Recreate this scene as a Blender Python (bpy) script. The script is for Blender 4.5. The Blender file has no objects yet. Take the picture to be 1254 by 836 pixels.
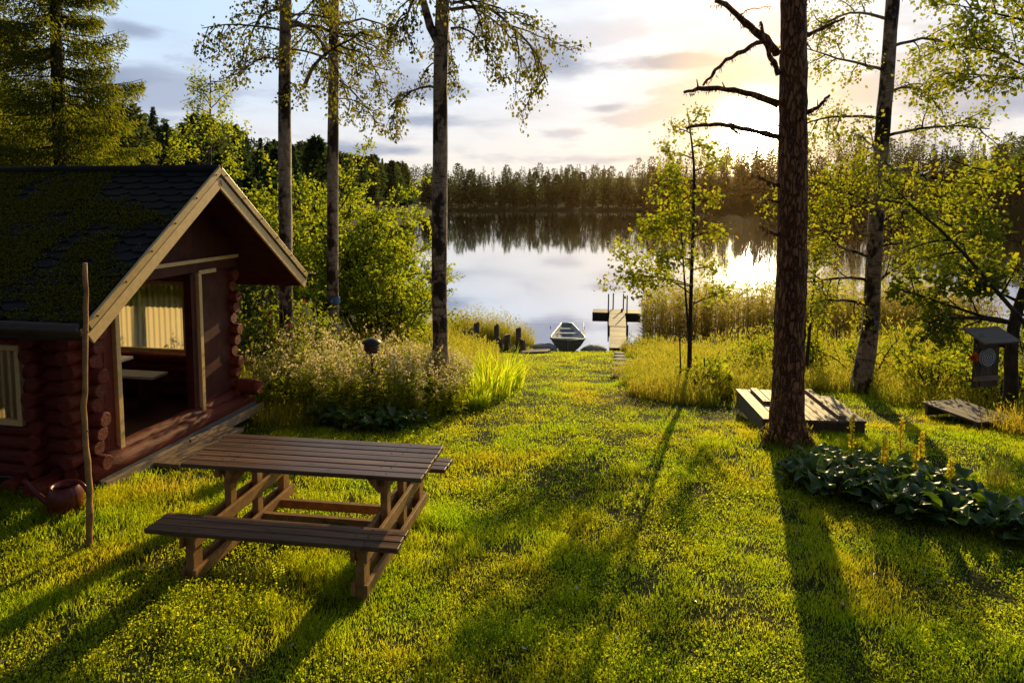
import bpy, math, random
import numpy as np
from mathutils import Vector

random.seed(11)
rng = np.random.default_rng(11)
C = bpy.context.scene.collection
R = math.radians
WATER = -2.95

# ------------------------------------------------------------------ helpers
def nz(v):
    v = np.asarray(v, float)
    return v / np.maximum(np.linalg.norm(v, axis=-1, keepdims=True), 1e-9)

def vnoise(x, y, s=1.0, seed=0):
    x = np.asarray(x, float) * s; y = np.asarray(y, float) * s
    xi = np.floor(x).astype(np.int64); yi = np.floor(y).astype(np.int64)
    fx = x - xi; fy = y - yi
    fx = fx * fx * (3 - 2 * fx); fy = fy * fy * (3 - 2 * fy)
    def h(a, b):
        n = (a * 374761393 + b * 668265263 + seed * 974634541) & 0xffffffff
        n = ((n ^ (n >> 13)) * 1274126177) & 0xffffffff
        return ((n ^ (n >> 16)) & 0xffff) / 65535.0
    return (h(xi, yi) * (1 - fx) + h(xi + 1, yi) * fx) * (1 - fy) + (h(xi, yi + 1) * (1 - fx) + h(xi + 1, yi + 1) * fx) * fy

def fbm(x, y, s=1.0, seed=0, o=4):
    t = 0; a = .5
    for i in range(o):
        t = t + a * vnoise(x, y, s * 2 ** i, seed + i); a *= .5
    return t / (1 - .5 ** o)

class MB:
    """collects pieces into one mesh"""
    def __init__(s):
        s.V = []; s.F = {}; s.n = 0
    def add(s, V, F, m=0):
        V = np.asarray(V, float).reshape(-1, 3)
        s.V.append(V)
        if isinstance(F, np.ndarray):
            s.F.setdefault((F.shape[1], m), []).append(F + s.n)
        else:
            for f in F:
                s.F.setdefault((len(f), m), []).append(np.array([f]) + s.n)
        s.n += len(V)
        return s
    def build(s, name, mats, parent=None, smooth=False, bevel=0):
        me = bpy.data.meshes.new(name)
        if s.n:
            V = np.concatenate(s.V).astype(np.float32)
            me.vertices.add(len(V)); me.vertices.foreach_set('co', V.ravel())
            idx = []; tot = []; mi = []
            for (k, m), L in s.F.items():
                A = np.concatenate(L); idx.append(A.ravel())
                tot.append(np.full(len(A), k)); mi.append(np.full(len(A), m))
            idx = np.concatenate(idx).astype(np.int32); tot = np.concatenate(tot).astype(np.int32); mi = np.concatenate(mi).astype(np.int32)
            st = np.concatenate([[0], np.cumsum(tot)[:-1]]).astype(np.int32)
            me.loops.add(len(idx)); me.loops.foreach_set('vertex_index', idx)
            me.polygons.add(len(tot)); me.polygons.foreach_set('loop_start', st); me.polygons.foreach_set('loop_total', tot)
            me.polygons.foreach_set('material_index', mi)
            me.polygons.foreach_set('use_smooth', np.full(len(tot), smooth))
            me.update(calc_edges=True); me.validate()
        for m in (mats if isinstance(mats, (list, tuple)) else [mats]):
            me.materials.append(m)
        o = bpy.data.objects.new(name, me); C.objects.link(o)
        if parent is not None: o.parent = parent
        if bevel:
            b = o.modifiers.new('bevel', 'BEVEL'); b.width = bevel; b.segments = 2; b.limit_method = 'ANGLE'
        return o
    # ---- shapes
    def box(s, c, d, ax=(1, 0, 0), up=(0, 0, 1), m=0, jit=0):
        c = np.array(c, float); ax = nz(ax); up = np.array(up, float)
        up = nz(up - ax * np.dot(up, ax)); sd = np.cross(up, ax)
        V = []
        for i in (-1, 1):
            for j in (-1, 1):
                for k in (-1, 1):
                    V.append(c + ax * d[0] * i / 2 + sd * d[1] * j / 2 + up * d[2] * k / 2 + (rng.normal(size=3) * jit if jit else 0))
        s.add(V, np.array([[0, 1, 3, 2], [4, 6, 7, 5], [0, 4, 5, 1], [2, 3, 7, 6], [0, 2, 6, 4], [1, 5, 7, 3]]), m)
        return s
    def beam(s, a, b, w, t, up=(0, 0, 1), m=0):
        a = np.array(a, float); b = np.array(b, float)
        return s.box((a + b) / 2, (np.linalg.norm(b - a), w, t), b - a, up, m)
    def tube(s, pts, rad, n=8, m=0, cap=True, lump=0):
        pts = np.asarray(pts, float); k = len(pts); rad = np.broadcast_to(np.asarray(rad, float), (k,))
        tg = nz(np.gradient(pts, axis=0))
        ref = np.array([0, 0, 1.]) if abs(tg[0][2]) < .85 else np.array([1., 0, 0])
        a = np.linspace(0, 2 * np.pi, n, endpoint=False)
        V = []; u = None
        for i in range(k):
            if u is None: u = nz(np.cross(tg[i], ref))
            else: u = nz(u - tg[i] * np.dot(u, tg[i]))
            w = np.cross(tg[i], u)
            r = rad[i] * (1 + (rng.normal(size=(n, 1)) * lump if lump else 0))
            V.append(pts[i] + r * (np.cos(a)[:, None] * u + np.sin(a)[:, None] * w))
        V = np.concatenate(V)
        i = np.arange(k - 1)[:, None] * n; j = np.arange(n)[None, :]; j2 = (j + 1) % n
        F = np.stack([i + j, i + j2, i + n + j2, i + n + j], -1).reshape(-1, 4)
        s.add(V, F, m)
        if cap:
            b = s.n - len(V)
            s.F.setdefault((n, m), []).append(np.array([list(range(n - 1, -1, -1))]) + b)
            s.F.setdefault((n, m), []).append(np.array([list(range(n))]) + b + (k - 1) * n)
        return s
    def lathe(s, prof, n=20, c=(0, 0, 0), m=0):
        a = np.linspace(0, 2 * np.pi, n, endpoint=False); c = np.array(c, float)
        V = np.concatenate([np.stack([r * np.cos(a), r * np.sin(a), np.full(n, z)], -1) + c for r, z in prof])
        k = len(prof); i = np.arange(k - 1)[:, None] * n; j = np.arange(n)[None, :]; j2 = (j + 1) % n
        s.add(V, np.stack([i + j, i + j2, i + n + j2, i + n + j], -1).reshape(-1, 4), m)
        return s
    def leaves(s, P, D, N, L, W, fold=.12, m=0, mid=.42):
        P = np.asarray(P, float); n = len(P)
        if n == 0: return s
        D = nz(D); S = nz(np.cross(D, N)); N2 = np.cross(S, D)
        L = np.broadcast_to(L, (n,))[:, None]; W = np.broadcast_to(W, (n,))[:, None]
        V = np.stack([P, P + D * L * mid + S * W / 2 + N2 * W * fold, P + D * L - N2 * L * .1, P + D * L * mid - S * W / 2 + N2 * W * fold], 1)
        F = np.arange(n)[:, None] * 4 + np.array([0, 1, 2, 3])
        s.add(V.reshape(-1, 3), F, m)
        return s
    def blades(s, P, D, L, W, bend, m=0, seg=2):
        """upright grass blades: D = lean direction in xy"""
        n = len(P)
        if n == 0: return s
        L = np.broadcast_to(L, (n,))[:, None]; W = np.broadcast_to(W, (n,))[:, None]; bend = np.broadcast_to(bend, (n,))[:, None]
        a = rng.uniform(0, 2 * np.pi, n); S = np.stack([np.cos(a), np.sin(a), np.zeros(n)], -1)
        D = np.concatenate([D, np.zeros((n, 1))], 1); Z = np.array([0, 0, 1.])
        if seg == 1:
            tip = P + D * bend * L + Z * L * np.sqrt(np.maximum(1 - bend ** 2, .1))
            V = np.stack([P - S * W / 2, P + S * W / 2, tip], 1)
            s.add(V.reshape(-1, 3), np.arange(n)[:, None] * 3 + np.array([0, 1, 2]), m)
        else:
            mid = P + D * bend * L * .3 + Z * L * .55
            tip = P + D * bend * L + Z * L * np.sqrt(np.maximum(1 - bend ** 2, .1))
            V = np.stack([P - S * W / 2, P + S * W / 2, mid + S * W * .42, mid - S * W * .42, tip], 1)
            b = np.arange(n)[:, None] * 5
            off = s.n; s.add(V.reshape(-1, 3), b + np.array([0, 1, 2, 3]), m)
            s.F.setdefault((3, m), []).append(b + np.array([3, 2, 4]) + off)
        return s

def empty(name, loc, rz=0):
    o = bpy.data.objects.new(name, None); o.location = loc; o.rotation_euler = (0, 0, rz); o.empty_display_size = .2
    C.objects.link(o); return o
def tag(o, label=None, cat=None, group=None, kind=None):
    if label: o['label'] = label
    if cat: o['category'] = cat
    if group: o['group'] = group
    if kind: o['kind'] = kind
    return o
def dup(o, loc, rz=0, sc=1.0, label=None):
    r = o.copy(); C.objects.link(r); r.location = loc; r.rotation_euler = (0, 0, rz); r.scale = (sc,) * 3 if np.isscalar(sc) else sc
    if label: r['label'] = label
    for ch in list(o.children):
        c = ch.copy(); C.objects.link(c); c.parent = r
        for g in list(ch.children):
            d = g.copy(); C.objects.link(d); d.parent = c
    return r

# ------------------------------------------------------------------ camera geometry
HC = 2.75; TH = math.atan(.08); SH = -.0862
def sight(u, v, y):
    """point of the real place at distance y in front of the camera (used to lay out trunks and branches)"""
    a = (u - 627) / 836; b = -(v - 418 - SH * 1254) / 836
    r = np.array([a, math.cos(TH) + b * math.sin(TH), -math.sin(TH) + b * math.cos(TH)])
    return np.array([0, 0, HC]) + r * (y / r[1])

# ------------------------------------------------------------------ terrain
PX = [-50, 0, 4, 8, 12, 16, 20, 24, 25.5, 28, 32, 60]
PZ = [.6, .05, 0, -.2, -.6, -1.2, -1.9, -2.65, -2.97, -3.3, -3.7, -5]
YSX = [-60, -34, -28, -20, -8, -4, -1, 3, 10, 30, 200]
YSY = [600, 250, 130, 70, 40, 30, 25.3, 25.3, 24.6, 30, 90]
def yshore(x): return np.interp(x, YSX, YSY)
def yfar(x): return 318 - np.clip((np.asarray(x, float) - 45) / 110, 0, 1) ** 1.2 * 75
def G(x, y):
    x = np.asarray(x, float); y = np.asarray(y, float)
    ys = yshore(x); d = np.where(y > 0, y * 25.5 / ys, y)
    z = np.interp(d, PX, PZ)
    # knoll on the left bank beside the open water
    z = z + .5 * np.exp(-((x + 1.0) / 1.5) ** 2 - ((y - 25.3) / 1.9) ** 2)
    left = np.clip((-x - 14) / 40, 0, 1) * np.clip((y - 40) / 60, 0, 1)
    z = z + left * (3.0 + 1.0 * fbm(x, y, .02, 3))
    yf = yfar(x)
    far = y - yf
    hill = 9 * np.clip((x - 60) / 40, 0, 1) * np.clip(far / 60, 0, 1) + 5 * np.clip(far / 90, 0, 1) + np.clip(far / 900, 0, 1) * 25
    zf = WATER - .4 + .9 * np.clip((far + 4) / 8, 0, 1) + hill
    z = np.where(y > yf - 4, np.maximum(z, zf), z)
    und = (fbm(x, y, .45, 9, 3) - .5) * .10 * np.clip((y - 1) / 5, .3, 1) * (y < 60)
    return z + und * (z > -2.85)
def gz(x, y): return float(G(x, y))
def on(x, y, dz=0): return (float(x), float(y), gz(x, y) + dz)

# ------------------------------------------------------------------ materials
class NT:
    def __init__(s, name):
        s.m = bpy.data.materials.new(name); s.m.use_nodes = True; s.t = s.m.node_tree; s.t.nodes.clear()
        s.out = s.t.nodes.new('ShaderNodeOutputMaterial')
    def n(s, t, **k):
        o = s.t.nodes.new('ShaderNode' + t)
        for a, b in k.items():
            if a in ('i',): continue
            setattr(o, a, b)
        return o
    def l(s, a, b): s.t.links.new(a, b)
    def set(s, node, **k):
        for a, b in k.items():
            inp = node.inputs[a.replace('_', ' ')]
            if hasattr(b, 'is_output') or isinstance(b, bpy.types.NodeSocket): s.l(b, inp)
            else: inp.default_value = b
        return node
    def coord(s, scale=(1, 1, 1), world=False):
        if world:
            g = s.n('NewGeometry'); v = g.outputs['Position']
        else:
            v = s.n('TexCoord').outputs['Object']
        mp = s.n('Mapping'); mp.inputs['Scale'].default_value = scale; s.l(v, mp.inputs['Vector']); return mp.outputs[0]
    def noise(s, vec, scale=5, detail=5, rough=.55):
        n = s.n('TexNoise'); s.l(vec, n.inputs['Vector']); n.inputs['Scale'].default_value = scale
        n.inputs['Detail'].default_value = detail; n.inputs['Roughness'].default_value = rough; return n.outputs['Fac']
    def ramp(s, fac, stops):
        r = s.n('ValToRGB'); e = r.color_ramp.elements
        while len(e) > 1: e.remove(e[0])
        e[0].position = stops[0][0]; e[0].color = (*stops[0][1], 1)
        for p, c in stops[1:]:
            q = e.new(p); q.color = (*c, 1)
        s.l(fac, r.inputs[0]); return r.outputs[0]
    def mix(s, f, a, b, mode='MIX'):
        m = s.n('Mix'); m.data_type = 'RGBA'; m.blend_type = mode
        for sock, val in ((m.inputs[0], f), (m.inputs[6], a), (m.inputs[7], b)):
            if isinstance(val, bpy.types.NodeSocket): s.l(val, sock)
            elif np.isscalar(val): sock.default_value = val
            else: sock.default_value = (*val, 1)
        return m.outputs[2]
    def math(s, op, a, b=0, c=0, clamp=False):
        m = s.n('Math'); m.operation = op; m.use_clamp = clamp
        for i, v in enumerate((a, b, c)):
            if isinstance(v, bpy.types.NodeSocket): s.l(v, m.inputs[i])
            else: m.inputs[i].default_value = v
        return m.outputs[0]
    def island(s): return s.n('NewGeometry').outputs['Random Per Island']
    def orand(s): return s.n('ObjectInfo').outputs['Random']
    def bump(s, h, st=.3, d=.01):
        b = s.n('Bump'); b.inputs['Strength'].default_value = st; b.inputs['Distance'].default_value = d; s.l(h, b.inputs['Height']); return b.outputs[0]
    def pbr(s, col, rough=.6, nrm=None, spec=.4, metal=0):
        p = s.n('BsdfPrincipled')
        if isinstance(col, bpy.types.NodeSocket): s.l(col, p.inputs['Base Color'])
        else: p.inputs['Base Color'].default_value = (*col, 1)
        if isinstance(rough, bpy.types.NodeSocket): s.l(rough, p.inputs['Roughness'])
        else: p.inputs['Roughness'].default_value = rough
        p.inputs['Specular IOR Level'].default_value = spec; p.inputs['Metallic'].default_value = metal
        if nrm is not None: s.l(nrm, p.inputs['Normal'])
        s.l(p.outputs[0], s.out.inputs[0]); return s.m

def leaf_mat(name, c1, c2, tc1, tc2, trans=.5, gloss=.05, rough=.4, patch=None, per_object=False, patch2=None):
    t = NT(name); r = t.island()
    if per_object:
        r = t.math('ADD', t.math('MULTIPLY', r, .5), t.math('MULTIPLY', t.orand(), .5))
    a = t.mix(r, c1, c2); b = t.mix(r, tc1, tc2)
    if patch:
        f = t.noise(t.coord(world=True), patch[0], 3)
        f2 = t.ramp(f, [(.38, (0, 0, 0)), (.66, (1, 1, 1))])
        a = t.mix(f2, a, patch[1]); b = t.mix(f2, b, patch[2])
    if patch2:
        f = t.noise(t.coord(world=True), patch2[0], 5, .65)
        f2 = t.ramp(f, [(.38, (0, 0, 0)), (.60, (.62, .62, .62))])
        a = t.mix(f2, a, patch2[1]); b = t.mix(f2, b, patch2[2])
    d = t.set(t.n('BsdfDiffuse'), Color=a); tr = t.set(t.n('BsdfTranslucent'), Color=b)
    m = t.n('MixShader'); m.inputs[0].default_value = trans; t.l(d.outputs[0], m.inputs[1]); t.l(tr.outputs[0], m.inputs[2])
    g = t.n('BsdfGlossy'); g.inputs['Roughness'].default_value = rough; g.inputs['Color'].default_value = (.9, .95, 1, 1)
    m2 = t.n('MixShader'); t.l(m.outputs[0], m2.inputs[1]); t.l(g.outputs[0], m2.inputs[2])
    m2.inputs[0].default_value = gloss
    t.l(m2.outputs[0], t.out.inputs[0]); return t.m

def wood_mat(name, dark, light, axis_scale=(1.2, 26, 26), rough=.55, spec=.35, bump=.5):
    t = NT(name); v = t.coord(axis_scale)
    off = t.n('VectorMath'); off.operation = 'ADD'; t.l(v, off.inputs[0])
    cmb = t.n('CombineXYZ'); t.l(t.math('MULTIPLY', t.island(), 37.), cmb.inputs[0]); t.l(cmb.outputs[0], off.inputs[1])
    g = t.noise(off.outputs[0], 1.6, 6, .65)
    col = t.ramp(g, [(.3, dark), (.7, light)])
    tone = t.math('MULTIPLY_ADD', t.island(), .75, .62)
    hs = t.n('HueSaturation'); t.l(col, hs.inputs['Color']); t.l(tone, hs.inputs['Value'])
    knots = t.noise(t.coord((1, 1, 1)), 9, 2)
    col = t.mix(t.ramp(knots, [(.64, (0, 0, 0)), (.72, (.5, .5, .5))]), hs.outputs[0], tuple(x * .5 for x in dark))
    return t.pbr(col, rough, t.bump(g, bump, .004), spec)

M = {}
# trees
M['birch_leaf'] = leaf_mat('birch_leaf', (.035, .06, .012), (.06, .085, .016), (.26, .29, .02), (.46, .38, .02), .48, .015)
M['warm_leaf'] = leaf_mat('warm_leaf', (.04, .06, .012), (.075, .085, .016), (.38, .50, .02), (.70, .62, .02), .6, .014)
M['willow_leaf'] = leaf_mat('willow_leaf', (.035, .075, .012), (.06, .10, .018), (.48, .64, .03), (.72, .70, .02), .58, .014)
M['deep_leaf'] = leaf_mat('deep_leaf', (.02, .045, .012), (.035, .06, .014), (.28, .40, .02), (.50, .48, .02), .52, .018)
M['needle'] = leaf_mat('needle', (.02, .035, .012), (.045, .055, .015), (.24, .38, .02), (.54, .45, .02), .5, .008)
M['far_leaf'] = leaf_mat('far_leaf', (.035, .06, .024), (.06, .085, .03), (.10, .15, .03), (.20, .22, .05), .42, .0, per_object=True)
M['far_conifer'] = leaf_mat('far_conifer', (.030, .055, .030), (.05, .075, .034), (.07, .13, .04), (.13, .19, .05), .4, .0, per_object=True)
# grass
M['grass'] = leaf_mat('grass', (.03, .065, .008), (.06, .085, .012), (.62, .84, .02), (.98, .93, .03), .76, .008, .5,
                      patch=(.5, (.08, .085, .015), (1.0, .82, .03)), patch2=(1.15, (.022, .055, .007), (.42, .74, .012)))
M['clover'] = leaf_mat('clover', (.03, .065, .010), (.055, .085, .014), (.60, .82, .02), (.95, .92, .03), .74, .010, .5)
M['tall_grass'] = leaf_mat('tall_grass', (.04, .07, .012), (.12, .10, .025), (.40, .54, .02), (.72, .62, .04), .62, .008, patch=(.5, (.10, .09, .02), (.85, .66, .06)))
M['gold_grass'] = leaf_mat('gold_grass', (.08, .08, .018), (.17, .13, .04), (.52, .56, .03), (.80, .66, .10), .6, .008)
M['reed'] = leaf_mat('reed', (.05, .06, .015), (.14, .10, .035), (.50, .42, .05), (.85, .62, .14), .5, .01)
M['plume'] = leaf_mat('plume', (.36, .31, .18), (.5, .44, .28), (.85, .70, .36), (.95, .82, .50), .55, .0)
M['yellow_flower'] = leaf_mat('yellow_flower', (.7, .56, .03), (.85, .68, .05), (.95, .82, .05), (.98, .88, .08), .5, .0)
M['red_flower'] = leaf_mat('red_flower', (.4, .02, .03), (.5, .05, .04), (.7, .05, .05), (.8, .1, .06), .45, .0)
M['orange_flower'] = leaf_mat('orange_flower', (.6, .12, .02), (.7, .18, .02), (.9, .25, .03), (.95, .3, .03), .45, .0)
M['dry_leaf'] = leaf_mat('dry_leaf', (.30, .27, .22), (.5, .46, .40), (.3, .22, .1), (.4, .3, .15), .25, .12, .35)

def big_leaf():
    t = NT('glossy_leaf'); r = t.island()
    v = t.coord((1, 1, 1)); n = t.noise(v, 22, 3)
    col = t.mix(r, (.035, .09, .018), (.075, .13, .02)); col = t.mix(t.ramp(n, [(.45, (0, 0, 0)), (.8, (.5, .5, .5))]), col, (.05, .09, .03))
    p = t.n('BsdfPrincipled'); t.l(col, p.inputs['Base Color']); p.inputs['Roughness'].default_value = .42
    p.inputs['Specular IOR Level'].default_value = .5; t.l(t.bump(n, .35, .01), p.inputs['Normal'])
    tr = t.n('BsdfTranslucent'); t.l(t.mix(r, (.20, .45, .02), (.40, .60, .03)), tr.inputs[0])
    m = t.n('MixShader'); m.inputs[0].default_value = .25; t.l(p.outputs[0], m.inputs[1]); t.l(tr.outputs[0], m.inputs[2]); t.l(m.outputs[0], t.out.inputs[0])
    return t.m
M['big_leaf'] = big_leaf()

def birch_bark():
    t = NT('birch_bark'); v = t.coord((4, 4, 26)); n1 = t.noise(v, 1.0, 5, .7)
    n2 = t.noise(t.coord((1, 1, .6)), 3.2, 6, .65); n3 = t.noise(t.coord((6, 6, 3)), 4, 5)
    col = t.ramp(n3, [(.3, (.25, .16, .10)), (.7, (.58, .44, .31))])
    col = t.mix(t.ramp(n1, [(.53, (0, 0, 0)), (.64, (.9, .9, .9))]), col, (.05, .035, .025))
    col = t.mix(t.ramp(n2, [(.49, (0, 0, 0)), (.55, (1, 1, 1))]), col, (.05, .03, .02))
    return t.pbr(col, .75, t.bump(t.mix(.5, n1, n2), .9, .02), .25)
M['birch_bark'] = birch_bark()
def pine_bark():
    t = NT('pine_bark'); v = t.coord((11, 11, 2.4)); n1 = t.noise(v, 1.0, 6, .75); vo = t.n('TexVoronoi'); vo.feature = 'DISTANCE_TO_EDGE'; wob = t.n('VectorMath'); wob.operation = 'ADD'; t.l(t.coord((9, 9, 2.6)), wob.inputs[0]); nc = t.n('TexNoise'); nc.inputs['Scale'].default_value = 1.2; nc.inputs['Detail'].default_value = 4; t.l(t.coord((14, 14, 5)), nc.inputs['Vector']); t.l(nc.outputs['Color'], wob.inputs[1]); t.l(wob.outputs[0], vo.inputs['Vector']); vo.inputs['Scale'].default_value = 2.1
    n2 = t.noise(t.coord((5, 5, 1.1)), 2.0, 4, .6); h = t.math('ADD', t.math('MULTIPLY', t.math('MINIMUM', vo.outputs['Distance'], .22), 2.2), t.math('MULTIPLY', t.math('ADD', n1, n2), .32))
    col = t.ramp(h, [(.30, (.07, .030, .018)), (.50, (.25, .105, .052)), (.85, (.46, .23, .115))])
    return t.pbr(col, .85, t.bump(h, 1.0, .06), .2)
M['pine_bark'] = pine_bark()
def bark():
    t = NT('grey_bark'); n = t.noise(t.coord((14, 14, 4)), 1.5, 5); return t.pbr(t.ramp(n, [(.3, (.035, .024, .018)), (.75, (.13, .095, .07))]), .85, t.bump(n, .8, .01), .2)
M['bark'] = bark()
# woods
M['table_top'] = wood_mat('weathered_brown_plank', (.065, .030, .016), (.30, .165, .095), (1.1, 26, 26), .36, .55)
M['table_leg'] = wood_mat('tan_timber', (.26, .125, .04), (.55, .30, .11), (7, 7, 7), .6, .3)
M['grey_wood'] = wood_mat('grey_plank', (.13, .105, .085), (.32, .26, .21), (1.1, 24, 24), .6, .3)
M['grey_wood_y'] = wood_mat('grey_dock_plank', (.12, .085, .06), (.26, .19, .14), (3, 12, 12), .6, .3)
M['dock_wood'] = wood_mat('pale_dock_plank', (.28, .23, .20), (.50, .43, .37), (12, 3, 12), .6, .3)
M['pale_wood'] = wood_mat('pale_plank', (.26, .165, .095), (.50, .35, .22), (1.3, 20, 20), .6, .3)
M['old_post'] = wood_mat('old_grey_log', (.10, .075, .055), (.28, .22, .17), (16, 16, 2), .75, .2)
M['target_wood'] = wood_mat('brown_board', (.07, .045, .035), (.17, .12, .095), (14, 14, 1.5), .65, .25)
def red_paint(name, sc):
    t = NT(name); n = t.noise(t.coord(sc), 2.6, 8, .72); n2 = t.noise(t.coord((3, 3, 3)), 2, 3)
    col = t.ramp(n, [(.3, (.05, .008, .005)), (.7, (.31, .042, .016))]); col = t.mix(t.ramp(n2, [(.4, (0, 0, 0)), (.7, (.5, .5, .5))]), col, (.10, .028, .016))
    return t.pbr(col, .62, t.bump(n, .9, .012), .3)
M['red_log'] = red_paint('red_log_paint', (1.5, 14, 14)); M['red_board'] = red_paint('red_board_paint', (16, 16, 1.5)); M['red_sill'] = red_paint('red_sill_paint', (14, 1.5, 14))
def cream():
    t = NT('cream_paint'); n = t.noise(t.coord((6, 6, 6)), 3, 5); return t.pbr(t.ramp(n, [(.3, (.80, .50, .19)), (.7, (.94, .65, .29))]), .36, t.bump(n, .12, .004), .6)
M['cream'] = cream()
def simple(name, c1, c2, sc=20, rough=.6, spec=.4, metal=0, bump=.2):
    t = NT(name); n = t.noise(t.coord(), sc, 5); return t.pbr(t.ramp(n, [(.3, c1), (.7, c2)]), rough, t.bump(n, bump, .005), spec, metal)
M['trim'] = simple('golden_trim_metal', (.60, .37, .12), (.78, .50, .18), 12, .35, .7)
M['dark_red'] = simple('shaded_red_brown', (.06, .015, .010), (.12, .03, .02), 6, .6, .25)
M['gutter'] = simple('brown_gutter', (.035, .022, .014), (.06, .038, .024), 8, .35, .5)
M['concrete'] = simple('pebble_concrete', (.06, .06, .065), (.28, .27, .26), 70, .9, .2, 0, .9)
M['white_paint'] = simple('white_tabletop', (.62, .62, .64), (.75, .75, .77), 6, .4, .4)
M['black_metal'] = simple('dark_metal', (.02, .02, .02), (.05, .045, .04), 15, .5, .4)
M['can_red'] = simple('red_plastic', (.11, .010, .008), (.16, .016, .010), 5, .3, .5, 0, .05)
M['boat_out'] = simple('dull_green_grey_hull', (.20, .19, .14), (.32, .30, .23), 9, .45, .4)
M['boat_in'] = simple('pale_blue_grey_hull_inside', (.34, .40, .46), (.48, .54, .60), 9, .45, .4)
M['stone'] = simple('grey_stone', (.30, .28, .26), (.56, .53, .49), 14, .8, .2, 0, .6)
M['blue'] = simple('blue_band', (.05, .12, .30), (.10, .20, .42), 20, .5, .4)
M['white_mark'] = simple('white_target_paint', (.66, .66, .66), (.8, .8, .8), 30, .5, .3, 0, .05)
M['black_mark'] = simple('black_target_paint', (.015, .015, .018), (.03, .03, .035), 30, .5, .3, 0, .05)
M['earth'] = simple('bare_earth', (.06, .045, .028), (.15, .11, .07), 12, .95, .1, 0, .9)
def shingle():
    t = NT('dark_shingle'); r = t.island(); n = t.noise(t.coord(), 40, 4); n2 = t.noise(t.coord(), 1.7, 5, .7)
    col = t.mix(r, (.010, .011, .014), (.028, .028, .032)); col = t.mix(t.ramp(n2, [(.45, (0, 0, 0)), (.7, (.7, .7, .7))]), col, (.03, .028, .012))
    return t.pbr(col, .85, t.bump(n, .5, .004), .2)
M['shingle'] = shingle()
M['moss'] = leaf_mat('moss', (.045, .06, .008), (.13, .115, .016), (.24, .24, .015), (.5, .40, .02), .4, .0)
def pane():
    t = NT('corrugated_clear_panel'); d = t.n('BsdfTranslucent'); d.inputs[0].default_value = (.92, .76, .46, 1)
    tr = t.n('BsdfTransparent'); tr.inputs[0].default_value = (.92, .88, .78, 1)
    g = t.n('BsdfGlossy'); g.inputs['Roughness'].default_value = .12
    m = t.n('MixShader'); m.inputs[0].default_value = .48; t.l(d.outputs[0], m.inputs[1]); t.l(tr.outputs[0], m.inputs[2])
    lw = t.n('LayerWeight'); lw.inputs[0].default_value = .35
    m2 = t.n('MixShader'); t.l(lw.outputs['Fresnel'], m2.inputs[0]); t.l(m.outputs[0], m2.inputs[1]); t.l(g.outputs[0], m2.inputs[2]); t.l(m2.outputs[0], t.out.inputs[0]); return t.m
M['pane'] = pane()
def ground_mat():
    t = NT('ground_soil_and_turf'); v = t.coord(world=True); n = t.noise(v, 1.3, 6, .6); n2 = t.noise(v, 26, 4)
    c = t.ramp(n, [(.35, (.032, .05, .010)), (.6, (.06, .07, .012)), (.75, (.085, .075, .018))])
    c = t.mix(t.ramp(n2, [(.4, (0, 0, 0)), (.7, (.7, .7, .7))]), c, (.022, .020, .010))
    return t.pbr(c, .95, t.bump(n2, .9, .04), .1)
M['ground'] = ground_mat()
def water_mat():
    t = NT('lake_water'); g = t.n('NewGeometry')
    def wave(sc, scale, det=3):
        mp = t.n('Mapping'); mp.inputs['Scale'].default_value = sc; t.l(g.outputs['Position'], mp.inputs[0]); return t.noise(mp.outputs[0], scale, det)
    w1 = wave((.8, 2.2, 1), .35, 3); w2 = wave((1, 2.6, 1), 2.6, 2); big = wave((1, 1, 1), .02, 2)
    h = t.math('ADD', t.math('MULTIPLY', w1, 1.0), t.math('MULTIPLY', w2, t.math('MULTIPLY', big, .22)))
    nrm = t.bump(h, .07, .03)
    gl = t.n('BsdfGlossy'); gl.inputs['Roughness'].default_value = .03; gl.inputs['Color'].default_value = (.93, .95, .98, 1); t.l(nrm, gl.inputs['Normal'])
    d = t.n('BsdfDiffuse'); d.inputs['Color'].default_value = (.012, .018, .02, 1)
    f = t.n('Fresnel'); f.inputs[0].default_value = 1.33
    m = t.n('MixShader'); t.l(t.math('MULTIPLY_ADD', f.outputs[0], .25, .75, True), m.inputs[0]); t.l(d.outputs[0], m.inputs[1]); t.l(gl.outputs[0], m.inputs[2]); t.l(m.outputs[0], t.out.inputs[0]); return t.m
M['water'] = water_mat()

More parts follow.
